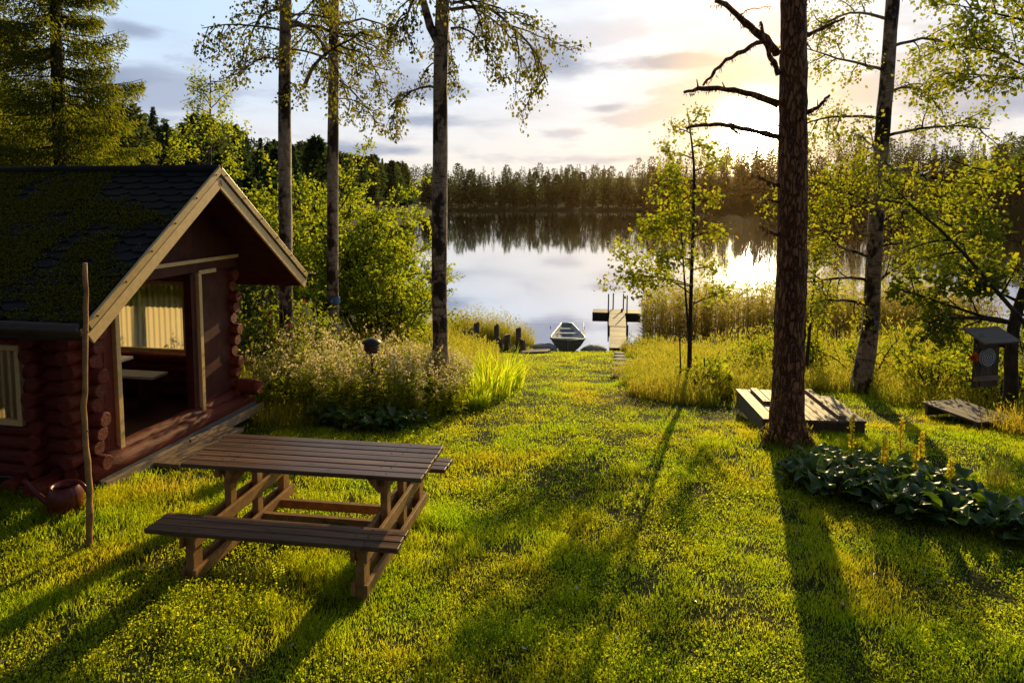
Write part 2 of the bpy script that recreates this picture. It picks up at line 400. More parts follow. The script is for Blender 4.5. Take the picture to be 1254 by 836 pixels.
# ------------------------------------------------------------------ world, sun, camera
SUN_AZ, SUN_EL = R(18.4), R(15)
GLOW_AZ = R(19.6)
GLOW_EL = R(4.9)
def build_world():
    w = bpy.data.worlds.new("World"); bpy.context.scene.world = w; w.use_nodes = True
    nt = w.node_tree; nt.nodes.clear()
    t = NT.__new__(NT); t.t = nt; t.m = w
    out = t.n('OutputWorld'); bg = t.n('Background'); t.l(bg.outputs[0], out.inputs[0])
    sky = t.n('TexSky'); sky.sky_type = 'NISHITA'; sky.sun_disc = False; sky.sun_elevation = SUN_EL; sky.sun_rotation = SUN_AZ
    sky.air_density = 1.0; sky.dust_density = 1.0
    tc = t.n('TexCoord'); nm = t.n('VectorMath'); nm.operation = 'NORMALIZE'; t.l(tc.outputs['Generated'], nm.inputs[0])
    sep = t.n('SeparateXYZ'); t.l(nm.outputs[0], sep.inputs[0])
    az = t.math('MULTIPLY', t.math('ARCTAN2', sep.outputs[0], sep.outputs[1]), 57.2958)
    el = t.math('MULTIPLY', t.math('ARCSINE', sep.outputs[2]), 57.2958)
    dt = t.n('VectorMath'); dt.operation = 'DOT_PRODUCT'; t.l(nm.outputs[0], dt.inputs[0])
    dt.inputs[1].default_value = (math.sin(GLOW_AZ) * math.cos(GLOW_EL), math.cos(GLOW_AZ) * math.cos(GLOW_EL), math.sin(GLOW_EL))
    ang = t.math('MULTIPLY', t.math('ARCCOSINE', t.math('MINIMUM', dt.outputs['Value'], .999999)), 57.2958)
    def gauss(x, s): 
        q = t.math('DIVIDE', x, s); return t.math('EXPONENT', t.math('MULTIPLY', t.math('MULTIPLY', q, q), -1))
    # clear sky: blue away from the sun, pale near it, peach at the horizon
    base = t.mix(gauss(ang, 27), (.62, .82, 1.06), (1.06, 1.04, 1.04))
    base = t.mix(t.math('MULTIPLY', gauss(t.math('MAXIMUM', el, 0), 7), .85), base, (1.06, .92, .76))
    base = t.mix(t.math('MULTIPLY', t.math('SUBTRACT', 1, gauss(t.math('SUBTRACT', t.math('MAXIMUM', el, 19), 19), 16)), .85), base, (.035, .06, .11))
    base = t.mix(t.math('SUBTRACT', 1, gauss(t.math('SUBTRACT', t.math('MAXIMUM', ang, 55), 55), 30)), base, (.075, .083, .105))
    cmb = t.n('CombineXYZ'); t.l(t.math('MULTIPLY', az, .055), cmb.inputs[0]); t.l(t.math('MULTIPLY', el, .19), cmb.inputs[1]); cmb.inputs[2].default_value = 3.7
    n1 = t.noise(cmb.outputs[0], 1.5, 7, .58)
    cm2 = t.n('CombineXYZ'); t.l(t.math('MULTIPLY', az, .05), cm2.inputs[0]); t.l(t.math('MULTIPLY', el, .16), cm2.inputs[1]); cm2.inputs[2].default_value = 9.1
    n2 = t.noise(cm2.outputs[0], 1.1, 5, .5)
    blobs = [(13.2, 10.8, 6.5, .75, 1.0), (-6.5, 8.9, 5, 1.1, .9), (3.5, 11.3, 3.2, 1.5, .8), (-8, 6.2, 5.5, .8, .7), (8, 7.4, 2.6, .7, .95), (15, 7.5, 3.5, .9, .7),
             (-29, 8.0, 7, 1.5, 1.0), (-29, 12, 3.2, .8, .8), (-38, 6, 6, 1.0, .6), (34, 7.0, 6, 1.6, .9), (30, 3.5, 6, .8, .6), (10, 3.2, 9, .5, .5), (-14, 3.8, 8, .6, .6), (-20, 17, 7, 1.5, .4)]
    tot = None
    for a0, e0, sa, se, k in blobs:
        qa = t.math('DIVIDE', t.math('SUBTRACT', az, a0), sa); qe = t.math('DIVIDE', t.math('SUBTRACT', el, e0), se)
        g = t.math('MULTIPLY', t.math('EXPONENT', t.math('MULTIPLY', t.math('ADD', t.math('MULTIPLY', qa, qa), t.math('MULTIPLY', qe, qe)), -1)), k)
        tot = g if tot is None else t.math('ADD', tot, g)
    cl = t.math('ADD', tot, t.math('MULTIPLY_ADD', n1, 2.4, -1.2))
    high = t.math('MULTIPLY', t.math('SUBTRACT', n2, .5), 1.6)
    cl = t.math('MAXIMUM', cl, high)
    mr = t.n('MapRange'); mr.interpolation_type = 'SMOOTHSTEP'; t.l(cl, mr.inputs[0]); mr.inputs[1].default_value = .16; mr.inputs[2].default_value = .80
    ccol = t.mix(gauss(ang, 10), (.30, .37, .52), (.52, .46, .46))
    cov = t.math('MULTIPLY', mr.outputs[0], .9)
    col = t.mix(cov, base, ccol)
    wm = t.n('MapRange'); wm.interpolation_type = 'SMOOTHSTEP'; t.l(t.math('MULTIPLY_ADD', n1, .5, t.math('MULTIPLY', n2, .6)), wm.inputs[0]); wm.inputs[1].default_value = .50; wm.inputs[2].default_value = .68
    low = gauss(t.math('SUBTRACT', el, 8), 9)
    col = t.mix(t.math('MULTIPLY', t.math('MULTIPLY', wm.outputs[0], low), .45), col, t.mix(gauss(ang, 22), (.56, .62, .76), (.92, .74, .62)))
    cm3 = t.n('CombineXYZ'); t.l(t.math('MULTIPLY', az, .105), cm3.inputs[0]); t.l(t.math('MULTIPLY', el, .34), cm3.inputs[1]); cm3.inputs[2].default_value = 21.3
    n3 = t.noise(cm3.outputs[0], 1.25, 8, .56)
    pm = t.n('MapRange'); pm.interpolation_type = 'SMOOTHSTEP'; t.l(t.math('MULTIPLY_ADD', n2, .45, t.math('MULTIPLY', n3, .7)), pm.inputs[0]); pm.inputs[1].default_value = .585; pm.inputs[2].default_value = .70
    puff = t.math('MULTIPLY', t.math('MULTIPLY', pm.outputs[0], gauss(t.math('SUBTRACT', el, 7.5), 6.5)), .8)
    col = t.mix(puff, col, t.mix(gauss(ang, 17), (.46, .53, .68), (.82, .66, .56)))
    # bright cloud veil and halo round the sun
    def addc(col, fac, c, k):
        m = t.n('Mix'); m.data_type = 'RGBA'; m.blend_type = 'ADD'; m.inputs[0].default_value = 1
        t.l(col, m.inputs[6]); s = t.n('VectorMath'); s.operation = 'SCALE'; s.inputs[0].default_value = c; t.l(t.math('MULTIPLY', fac, k), s.inputs['Scale']); t.l(s.outputs[0], m.inputs[7]); return m.outputs[2]
    col = t.mix(t.math('MULTIPLY', gauss(ang, 7.5), .85), col, (.98, .72, .33))
    col = addc(col, gauss(ang, 10), (1, .84, .60), .12)
    col = addc(col, gauss(ang, 4.2), (1, .66, .22), .40)
    col = addc(col, gauss(ang, 2.1), (1, .86, .5), 13.)
    col = addc(col, gauss(ang, .8), (1, .9, .65), 150.)
    # sky texture underneath for the colour of the open sky
    s = t.n('VectorMath'); s.operation = 'SCALE'; t.l(sky.outputs[0], s.inputs[0]); s.inputs['Scale'].default_value = .0012
    m = t.n('Mix'); m.data_type = 'RGBA'; m.blend_type = 'ADD'; m.inputs[0].default_value = 1; t.l(col, m.inputs[6]); t.l(s.outputs[0], m.inputs[7])
    # darken below horizon
    below = t.math('LESS_THAN', el, -.5)
    fin = t.mix(below, m.outputs[2], (.05, .06, .05))
    t.l(fin, bg.inputs[0]); bg.inputs[1].default_value = 1.0
build_world()
sl = bpy.data.lights.new('sun', 'SUN'); sl.energy = 5.0; sl.angle = R(.6); sl.color = (1, .74, .32)
so = bpy.data.objects.new('sun', sl); C.objects.link(so)
sd = Vector((math.sin(SUN_AZ) * math.cos(SUN_EL), math.cos(SUN_AZ) * math.cos(SUN_EL), math.sin(SUN_EL)))
so.rotation_euler = sd.to_track_quat('Z', 'Y').to_euler(); so.location = (10, 20, 12)
cam = bpy.data.cameras.new('camera'); cam.lens = 24; cam.sensor_width = 36; cam.shift_y = SH; cam.clip_end = 5000; cam.clip_start = .05
co = bpy.data.objects.new('camera', cam); C.objects.link(co); co.location = (0, 0, HC); co.rotation_euler = (math.pi / 2 - TH, 0, 0)
bpy.context.scene.camera = co
sc = bpy.context.scene
sc.view_settings.view_transform = 'Standard'; sc.view_settings.look = 'None'; sc.view_settings.exposure = 0
try:
    sc.cycles.max_bounces = 6; sc.cycles.diffuse_bounces = 3; sc.cycles.glossy_bounces = 3; sc.cycles.transmission_bounces = 4; sc.cycles.transparent_max_bounces = 8
    sc.cycles.sample_clamp_indirect = 4; sc.cycles.use_denoising = True; sc.cycles.caustics_reflective = False; sc.cycles.caustics_refractive = False
except Exception: pass

# ------------------------------------------------------------------ ground + lake
def ground():
    t = np.linspace(-1, 1, 181); xs = np.sign(t) * (np.abs(t) * 14 + np.abs(t) ** 5 * 900)
    ys = np.concatenate([np.linspace(-30, 0, 16), np.arange(.2, 32, .2), 32 + 1.0 * (1.045 ** np.arange(0, 84) - 1) / .045 * 1.0])
    ys = np.unique(np.round(np.concatenate([ys, np.arange(240, 330, 3), [900, 1500]]), 2))
    X, Y = np.meshgrid(xs, ys); Z = G(X, Y)
    V = np.stack([X, Y, Z], -1).reshape(-1, 3); nx = len(xs); ny = len(ys)
    i = np.arange(ny - 1)[:, None] * nx; j = np.arange(nx - 1)[None, :]
    F = np.stack([i + j, i + j + 1, i + nx + j + 1, i + nx + j], -1).reshape(-1, 4)
    o = MB().add(V, F).build('ground', M['ground'], smooth=True); tag(o, kind='structure')
    w = MB().add([(-700, 15, WATER), (700, 15, WATER), (700, 420, WATER), (-700, 420, WATER)], [(0, 1, 2, 3)]).build('lake_water', M['water']); tag(w, kind='structure')
ground()
def haze():
    t = NT('evening_haze'); v = t.n('VolumeScatter'); v.inputs['Color'].default_value = (1, .62, .28, 1); v.inputs['Density'].default_value = .00011; v.inputs['Anisotropy'].default_value = .945
    t.l(v.outputs[0], t.out.inputs['Volume'])
    o = MB().box((0, 240, 10), (900, 400, 30)).build('lake_haze', t.m); tag(o, kind='structure')
haze()
# ------------------------------------------------------------------ log cabin
CX, CY, CA = -4.196, 6.609, .19
def cabin():
    a = CA; zb = -.08
    cab = empty('log_cabin', (CX, CY, zb), -a)
    tag(cab, 'small dark red log cabin with mossy shingle roof and cream gable trim', 'cabin')
    L = 2.53; o = .606; on_, of = .582, .79; ze, zp = 1.66 - zb, 3.075 - zb; mid = (L + of - on_) / 2; back = -4.3
    half = mid + on_; sl = (zp - ze) / half; ang = math.atan(sl)
    rz = lambda s: zp - abs(s - mid) * sl          # roof top height
    def log(mb, p0, p1, r=.077):
        p0 = np.array(p0, float); p1 = np.array(p1, float); n = 7
        pts = [p0 + (p1 - p0) * k for k in np.linspace(0, 1, n)]
        d = nz(p1 - p0)
        pts = [pts[0] + d * 0, pts[0] + d * .012] + pts[1:-1] + [pts[-1] - d * .012, pts[-1]]
        rad = [r * .86] + [r] * (len(pts) - 2) + [r * .86]
        mb.tube(pts, rad, 14)
    # long walls of stacked logs, with window gaps
    def side_wall(s, wt0, wt1, wz0, wz1, ext):
        mb = MB(); z = .08; k = 0
        while z < 1.86:
            e = ext + (.05 * math.sin(k * 2.1)); r = .078
            if z > wz0 and z < wz1:
                log(mb, (back, s, z), (wt0, s, z), r); log(mb, (wt1, s, z), (e, s, z), r)
            else: log(mb, (back, s, z), (e, s, z), r)
            z += .145; k += 1
        w = mb.build('log_wall', M['red_log'], cab, smooth=False)
        for p in w.data.polygons: p.use_smooth = len(p.vertices) == 4
        return w
    near = side_wall(0, -1.75, -.69, .55, 1.36, .16)
    far = side_wall(L - .08, -1.82, -.64, .74, 1.70, .07)
    # corner stubs of the crossing logs
    mb = MB(); z = .15; k = 0
    while z < 1.8:
        e = .22 + .04 * math.sin(k * 1.7); log(mb, (-.03, -e, z), (-.03, .26, z)); log(mb, (-.48, -e + .03, z), (-.48, .05, z), .08); z += .145; k += 1
    for z in (.02,): log(mb, (-.25, -.45, z + .05), (-.25, .1, z + .05), .1); log(mb, (-.62, -.35, z), (-.62, .1, z), .1)
    cs = mb.build('corner_logs', M['red_sill'], cab)
    for p in cs.data.polygons: p.use_smooth = len(p.vertices) == 4
    # front: sill, boards beside the opening, gable panel, posts
    mb = MB(); log(mb, (.10, -.18, .155), (.10, 2.62, .10), .105); log(mb, (.0, 0, .20), (.0, L, .18), .10)
    si = mb.build('sill_log', M['red_sill'], cab); 
    for p in si.data.polygons: p.use_smooth = len(p.vertices) == 4
    mb = MB(); mb.tube([(.05, L - .05, .32), (.30, L - .02, .30), (.34, L - .02, .30)], [.10, .105, .085], 14); mb.build('corner_bracket', M['red_sill'], cab)
    mb = MB()
    for s0, s1 in ((.045, .17), (.172, .30)): mb.box((.03, (s0 + s1) / 2, 1.1), (.035, s1 - s0 - .004, 1.72))
    mb.build('front_boards', M['red_board'], cab, bevel=.004); mb = MB()
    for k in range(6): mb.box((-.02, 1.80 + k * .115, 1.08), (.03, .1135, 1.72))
    mb.build('front_boards', M['dark_red'], cab)  # right of the opening: shade put into the colour, darker than the left boards
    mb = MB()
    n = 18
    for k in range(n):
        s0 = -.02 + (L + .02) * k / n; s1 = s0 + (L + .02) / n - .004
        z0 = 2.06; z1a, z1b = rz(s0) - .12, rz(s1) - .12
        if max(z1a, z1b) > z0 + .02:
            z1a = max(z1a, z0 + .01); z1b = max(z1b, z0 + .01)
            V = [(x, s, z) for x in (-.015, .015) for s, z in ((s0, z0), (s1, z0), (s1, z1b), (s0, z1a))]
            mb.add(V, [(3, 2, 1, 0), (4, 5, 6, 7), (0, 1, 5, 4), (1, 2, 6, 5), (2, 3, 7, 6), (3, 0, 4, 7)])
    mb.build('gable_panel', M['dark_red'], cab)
    MB().box((0.01, 1.22, 2.0), (.10, 2.5, .13)).build('header_beam', M['dark_red'], cab, bevel=.006)
    MB().box((.075, 1.45, 2.075), (.025, 2.1, .045)).build('header_trim', M['cream'], cab, bevel=.004)
    for s, zt in ((.335, 1.93), (1.685, 1.93)):
        MB().box((.045, s, (zt + .22) / 2), (.09, .06, zt - .22)).build('door_post', M['cream'], cab, bevel=.005)
    MB().box((.0, 1.60, 1.07), (.1, .09, 1.70)).build('frame_post', M['dark_red'], cab, bevel=.004)
    MB().box((.06, 1.86, 1.93), (.03, .34, .05)).build('door_trim', M['cream'], cab, bevel=.004)
    # floor and rear wall
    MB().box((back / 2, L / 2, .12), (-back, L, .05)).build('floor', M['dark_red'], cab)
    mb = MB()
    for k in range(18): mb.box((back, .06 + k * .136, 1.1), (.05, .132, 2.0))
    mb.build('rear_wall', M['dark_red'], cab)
    # windows with corrugated panes
    def window(s, t0, t1, z0, z1, sgn):
        fr = MB(); w = .055; yy = s + sgn * .085
        fr.box(((t0 + t1) / 2, yy, z0), (t1 - t0 + w, .05, w)); fr.box(((t0 + t1) / 2, yy, z1), (t1 - t0 + w, .05, w))
        fr.box((t0, yy, (z0 + z1) / 2), (w, .046, z1 - z0 - w)); fr.box((t1, yy, (z0 + z1) / 2), (w, .046, z1 - z0 - w))
        f = fr.build('window', M['cream'], cab, bevel=.004)
        n = 190; xx = np.linspace(t0, t1, n); yv = s + .012 * np.sign(np.sin(xx * 2 * np.pi / .085)) * np.abs(np.sin(xx * 2 * np.pi / .085)) ** .5
        V = np.concatenate([np.stack([xx, yv, np.full(n, z0)], -1), np.stack([xx, yv, np.full(n, z1)], -1)])
        i = np.arange(n - 1); MB().add(V, np.stack([i, i + 1, i + n + 1, i + n], -1)).build('pane', M['pane'], f, smooth=True)
    window(L - .08, -1.82, -.64, .78, 1.70, -1); window(0, -1.75, -.69, .60, 1.36, -1)
    # bench and table inside
    MB().box((-1.7, 1.45, .84), (1.6, .5, .035)).build('inside_table', M['white_paint'], cab, bevel=.005)
    for xx in (-2.3, -1.1): MB().box((xx, 1.45, .48), (.07, .4, .69)).build('table_leg', M['dark_red'], cab)
    MB().box((-1.5, 1.98, .54), (1.5, .3, .035)).build('inside_bench', M['white_paint'], cab, bevel=.005)
    for xx in (-2.1, -.95): MB().box((xx, 1.98, .33), (.06, .26, .38)).build('bench_leg', M['dark_red'], cab)
    # roof: slab, soffit boards, shingle courses, moss, trims
    rl = o - back
    def slope(sgn):
        n = np.array([0, sgn * math.sin(ang), math.cos(ang)]); d = np.array([0, sgn * math.cos(ang), -math.sin(ang)])
        ln = half / math.cos(ang); top = np.array([0, mid, zp])
        return n, d, ln, top
    for sgn in (-1, 1):
        n, d, ln, top = slope(sgn)
        c = top + d * ln / 2 - n * .045 + np.array([(o + back) / 2, 0, 0])
        roof = MB().box(c, (ln, rl, .05), d, n).build('roof', M['dark_red'], cab)
        mb = MB(); nc = 20; ex = ln / nc
        for r in range(nc):
            xs = np.arange(back - .1 + (.165 if r % 2 else 0), o + .3, .33)
            for x0 in xs:
                xa, xb = max(x0, back), min(x0 + .325, o - .005)
                if xb - xa < .03: continue
                d1 = (r + 1) * ex + .02 + rng.normal() * .004; d0 = r * ex - .05
                lift = .009 + rng.uniform(0, .006)
                p = lambda x, dd, h: top + d * max(dd, 0) + n * h + np.array([x, 0, 0])
                V = [p(xa, d0, -.012), p(xb, d0, -.012), p(xb, d1 - .05, lift), p(xb - (xb - xa) * .25, d1, lift), p(xa + (xb - xa) * .25, d1, lift), p(xa, d1 - .05, lift)]
                V += [p(xb, d1 - .05, -.012), p(xb - (xb - xa) * .25, d1, -.012), p(xa + (xb - xa) * .25, d1, -.012), p(xa, d1 - .05, -.012)]
                mb.add(V, [(0, 5, 4, 3, 2, 1) if sgn > 0 else (0, 1, 2, 3, 4, 5), (2, 3, 7, 6), (3, 4, 8, 7), (4, 5, 9, 8)])
        mb.build('shingles', M['shingle'], roof)
        # bargeboards: golden trim strip outside, cream board below
        e = top + d * (ln + .03); t0 = top - n * .0
        off = lambda h, x: np.array([x, 0, 0]) + n * h
        MB().beam(t0 + off(.0, o + .012) + d * .0, e + off(.0, o + .012), .03, .075, n).build('gable_trim', M['trim'], cab, bevel=.004)
        MB().beam(t0 + off(-.048, o + .002), e + off(-.048, o + .002), .02, .022, n).build('trim_gap', M['black_metal'], cab)
        MB().beam(t0 + off(-.115, o - .004) + d * .06, e + off(-.115, o - .004) + d * .05, .028, .115, n).build('bargeboard', M['cream'], cab, bevel=.004)
        for k in range(6):
            q = t0 + d * (.12 + (ln - .2) * k / 5) + off(.01, o + .03); MB().tube([q, q + np.array([.012, 0, 0])], [.011, .009], 8).build('trim_screw', M['black_metal'], cab)
        ef = top + d * (ln + .0)
        if sgn < 0:
            g = ef + np.array([0, -.05, -.06]); MB().tube([g + np.array([back, 0, 0]), g + np.array([o - .06, 0, 0])], .062, 12).build('gutter', M['gutter'], cab, smooth=True)
            MB().box(ef + np.array([(back + o) / 2 - .03, .03, -.10]), (rl - .06, .03, .14)).build('fascia', M['gutter'], cab)
        else:
            MB().box(ef + np.array([(back + o) / 2, -.04, -.10]), (rl - .06, .03, .12)).build('fascia', M['dark_red'], cab)
        # soffit boards
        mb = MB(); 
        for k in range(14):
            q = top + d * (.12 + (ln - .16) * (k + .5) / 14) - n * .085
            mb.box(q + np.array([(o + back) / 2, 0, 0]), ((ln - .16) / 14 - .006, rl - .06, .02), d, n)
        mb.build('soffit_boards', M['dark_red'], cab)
        # moss
        N = 90000; u = rng.uniform(back, o - .05, N); v = rng.uniform(.02, 1, N)
        f = fbm(u, v * ln, 2.2, 5 if sgn < 0 else 6, 5) + .16 * (v - .55) + .12 * np.clip((-.2 - u) / 2, -.5, .3)
        f += .14 * (vnoise(u, v * ln * 6.5, 3.0, 2) - .5)
        k = rng.uniform(0, 1, N) < np.clip((f - .47) * 5, 0, .85); u = u[k]; v = v[k]; m_ = len(u)
        P = top + d * (v * ln)[:, None] + n * .012 + np.stack([u, 0 * u, 0 * u], -1)
        D = nz(n + rng.normal(size=(m_, 3)) * .7); lm = MB().leaves(P, D, nz(rng.normal(size=(m_, 3))), rng.uniform(.012, .035, m_), rng.uniform(.01, .02, m_))
        mo = lm.build('moss', M['moss'], roof); tag(mo, kind='stuff')
    MB().tube([(back, mid, zp + .012), (o, mid, zp + .012)], .05, 10).build('ridge_cap', M['shingle'], cab, smooth=True)
    # foundation strip with pebbles, timber edging
    mb = MB(); mb.box((.12, L / 2, .03), (.16, L + .2, .10)).box((back / 2, 0.02, .02), (-back, .14, .10)); mb.build('foundation', M['concrete'], cab)
    MB().beam((.235, -.1, .015), (.235, 1.15, .0), .05, .11).beam((.24, 1.17, -.005), (.24, L + .2, -.03), .05, .11).build('timber_edging', M['pale_wood'], cab, bevel=.006)
    # hanging lamp bracket under far eave tip
    q = np.array([o - .12, mid + half + .05, ze - .02]); MB().tube([q, q + np.array([.2, .12, .0])], .03, 10).build('gutter_end', M['black_metal'], cab, smooth=True)
cabin()

def step_board():
    x, y = -3.62, 7.55; s = empty('wooden_step', (x, y, gz(x, y)), -CA)
    tag(s, 'pale plank step lying on the grass in front of the cabin opening', 'step')
    MB().box((0, .12, .05), (.36, 1.2, .045)).build('tread', M['pale_wood'], s, bevel=.006)
    for yy in (-.3, .5): MB().box((0, yy, .0), (.30, .08, .06)).build('support', M['pale_wood'], s)
step_board()

# ------------------------------------------------------------------ picnic table
def picnic_table():
    rz = R(-8.6); x, y = -1.57, 5.35
    t = empty('picnic_table', (x, y, -.06), rz)
    tag(t, 'weathered brown picnic table with two attached plank benches on the lawn', 'picnic table')
    def planks(ln, n, w, z, yc, th, name):
        mb = MB(); pw = w / n
        for k in range(n):
            mb.box((rng.normal() * .004, yc - w / 2 + pw * (k + .5), z - th / 2 + rng.normal() * .0012), (ln + rng.normal() * .006, pw - .011, th))
        o_ = mb.build(name, M['table_top'], t, bevel=.005)
        sb = MB()
        for k in range(n):
            for X in (-.64, .64):
                for dx in (-.045, .045):
                    q = (X + dx + rng.normal() * .004, yc - w / 2 + pw * (k + .5) + rng.normal() * .012, z + .0005); sb.tube([q, (q[0], q[1], z + .0022)], .006, 7)
        tag(sb.build('screw_heads', M['black_metal'], o_), kind='stuff')
        return o_
    planks(1.93, 7, .70, .76, 0, .034, 'tabletop')
    planks(1.86, 3, .275, .475, -.69, .036, 'bench_seat'); planks(1.86, 3, .275, .475, .66, .036, 'bench_seat')
    for sx in (-1, 1):
        X = sx * .64
        for yy in (-.20, .20): MB().box((X, yy, .39), (.055, .085, .67)).build('post', M['table_leg'], t, bevel=.004)
        for yy in (-.69, .66): MB().box((X, yy, .23), (.06, .11, .42)).build('leg', M['table_leg'], t, bevel=.004)
        for dx in (-.046, .046):
            MB().box((X + dx, -.01, .37), (.03, 1.52, .095)).build('upper_rail', M['table_leg'], t, bevel=.004)
            MB().box((X + dx, -.01, .12), (.03, 1.52, .085)).build('lower_rail', M['table_leg'], t, bevel=.004)
        for dx in (-.046, .046): MB().box((X + dx, 0, .688), (.03, .62, .075)).build('top_batten', M['table_leg'], t, bevel=.004)
        for yy in (-.69, .66): MB().box((X, yy, .442), (.16, .25, .028)).build('seat_batten', M['table_leg'], t, bevel=.004)
        for yy in (-.20, .20): MB().beam((X - sx * .03, yy, .585), (X - sx * .14, yy, .71), .045, .05, (0, 1, 0)).build('brace', M['table_leg'], t, bevel=.004)
    MB().box((0, .20, .10), (1.26, .05, .085)).build('stretcher', M['table_leg'], t, bevel=.004)
    MB().box((0, .5, .09), (1.26, .05, .075)).build('stretcher', M['table_leg'], t, bevel=.004)
picnic_table()

# ------------------------------------------------------------------ small things near the cabin
def bare_pole():
    mb = MB(); b = np.array([-3.405, 5.28, gz(-3.4, 5.28) - .1]); top = sight(102.5, 322, 5.25)
    pts = [b + (top - b) * k + np.array([math.sin(k * 9) * .012 + rng.normal() * .004, 0, 0]) for k in np.linspace(0, 1, 22)]
    mb.tube(pts, [.026 - .009 * k + rng.normal() * .0012 for k in np.linspace(0, 1, 22)], 9, lump=.06)
    for k in (9, 16): mb.tube([pts[k], np.array(pts[k]) + (.03, -.01, .035)], [.009, .004], 6)
    o = mb.build('wooden_pole', M['table_leg'], smooth=True); tag(o, 'tall thin bare wooden pole stuck upright in the grass before the cabin corner', 'pole')
bare_pole()
def watering_can():
    x, y = -4.02, 5.95; w = empty('watering_can', on(x, y, -.01), R(-8)); tag(w, 'large dark red watering can on the ground by the cabin corner', 'watering can')
    MB().lathe([(0, 0), (.135, 0), (.15, .02), (.145, .18), (.12, .24), (.115, .25)], 28).build('body', M['can_red'], w, smooth=True)
    MB().lathe([(.115, .25), (.125, .255), (.118, .262), (.10, .25), (.095, .2)], 28).build('rim', M['can_red'], w, smooth=True)
    MB().tube([(-.12, 0, .06), (-.2, 0, .09), (-.30, 0, .17), (-.38, 0, .25), (-.41, 0, .275)], [.035, .028, .022, .02, .028], 12).build('spout', M['can_red'], w, smooth=True)
    MB().tube([(math.cos(q) * .13 + .10, 0, math.sin(q) * .14 + .16) for q in np.linspace(-1.3, 1.9, 16)], .016, 10).build('handle', M['can_red'], w, smooth=True)
watering_can()

def bird_feeder():
    x, y = -1.94, 9.3; f = empty('bird_feeder', on(x, y), .3); tag(f, 'small dark lantern shaped bird feeder on a thin post among tall flowers', 'bird feeder')
    z0 = gz(x, y)
    MB().tube([(0, 0, -.1), (.01, 0, .5), (0, 0, .6 - z0 + .02)], .015, 8).build('post', M['bark'], f, smooth=True)
    b = .62 - z0
    MB().lathe([(.0, b - .01), (.075, b), (.085, b + .03)], 16).build('tray', M['black_metal'], f, smooth=True)
    MB().lathe([(.085, b + .03), (.105, b + .05), (.105, b + .065), (.09, b + .07), (.11, b + .09), (.11, b + .105), (.095, b + .11), (.115, b + .13), (.115, b + .145)], 16).build('body', M['target_wood'], f)
    MB().lathe([(.135, b + .14), (.13, b + .16), (.085, b + .195), (.02, b + .21), (0, b + .212)], 16).build('roof', M['black_metal'], f, smooth=True)
bird_feeder()

# hatch platform behind the pine, low plank platform on the right
def hatch():
    A = np.array([3.05, 8.42]); B = np.array([4.42, 8.42]); Cc = np.array([3.42, 10.05])
    c = (B + Cc) / 2; z = gz(c[0], c[1])
    w = empty('well_cover', (3.93, 9.25, gz(3.93, 9.25)), R(-4)); tag(w, 'large low square wooden well cover with hinged hatch battens behind the pine trunk', 'well cover')
    mb = MB(); n = 15; W = 1.30
    for k in range(n):
        xx = -W / 2 + W / n * (k + .5); ln = 1.40 if k < 13 else 1.12
        mb.box((xx + rng.normal() * .002, (ln - 1.40) / 2, .215 + rng.normal() * .002), (W / n - .006, ln, .03))
    mb.build('deck_boards', M['grey_wood_y'], w, bevel=.003)
    MB().box((0, -.675, .10), (W - .04, .04, .2)).build('front_board', M['target_wood'], w, bevel=.004)
    MB().box((-W / 2 + .03, 0, .10), (.04, 1.31, .2)).build('side_board', M['grey_wood'], w, bevel=.004); MB().box((W / 2 - .12, -.1, .10), (.04, 1.14, .2)).build('side_board', M['grey_wood'], w, bevel=.004)
    for xx, y0, y1 in ((-.40, -.02, .64), (-.30, -.66, -.05), (.38, -.60, .64)):
        b = MB().box((xx, (y0 + y1) / 2, .250), (.10, y1 - y0, .035)).build('batten', M['pale_wood'], w, bevel=.004)
        for yy in (y0 + .08, y1 - .08): MB().tube([(xx, yy, .262), (xx, yy, .274)], [.014, .011], 8).build('bolt', M['black_metal'], b)
    MB().box((-.18, .0, .250), (.42, .05, .03)).build('hinge_bar', M['black_metal'], w)
hatch()
def low_platform():
    w = empty('low_platform', on(6.38, 9.35), R(12)); tag(w, 'small low grey plank platform on the grass under the target board', 'platform')
    mb = MB()
    for k in range(5): mb.box((-.26 + .13 * k, 0, .15), (.124, .95, .03))
    mb.build('deck_boards', M['grey_wood_y'], w, bevel=.003)
    for yy in (-.4, .4): MB().box((0, yy, .06), (.6, .05, .14)).build('support_beam', M['old_post'], w)
low_platform()

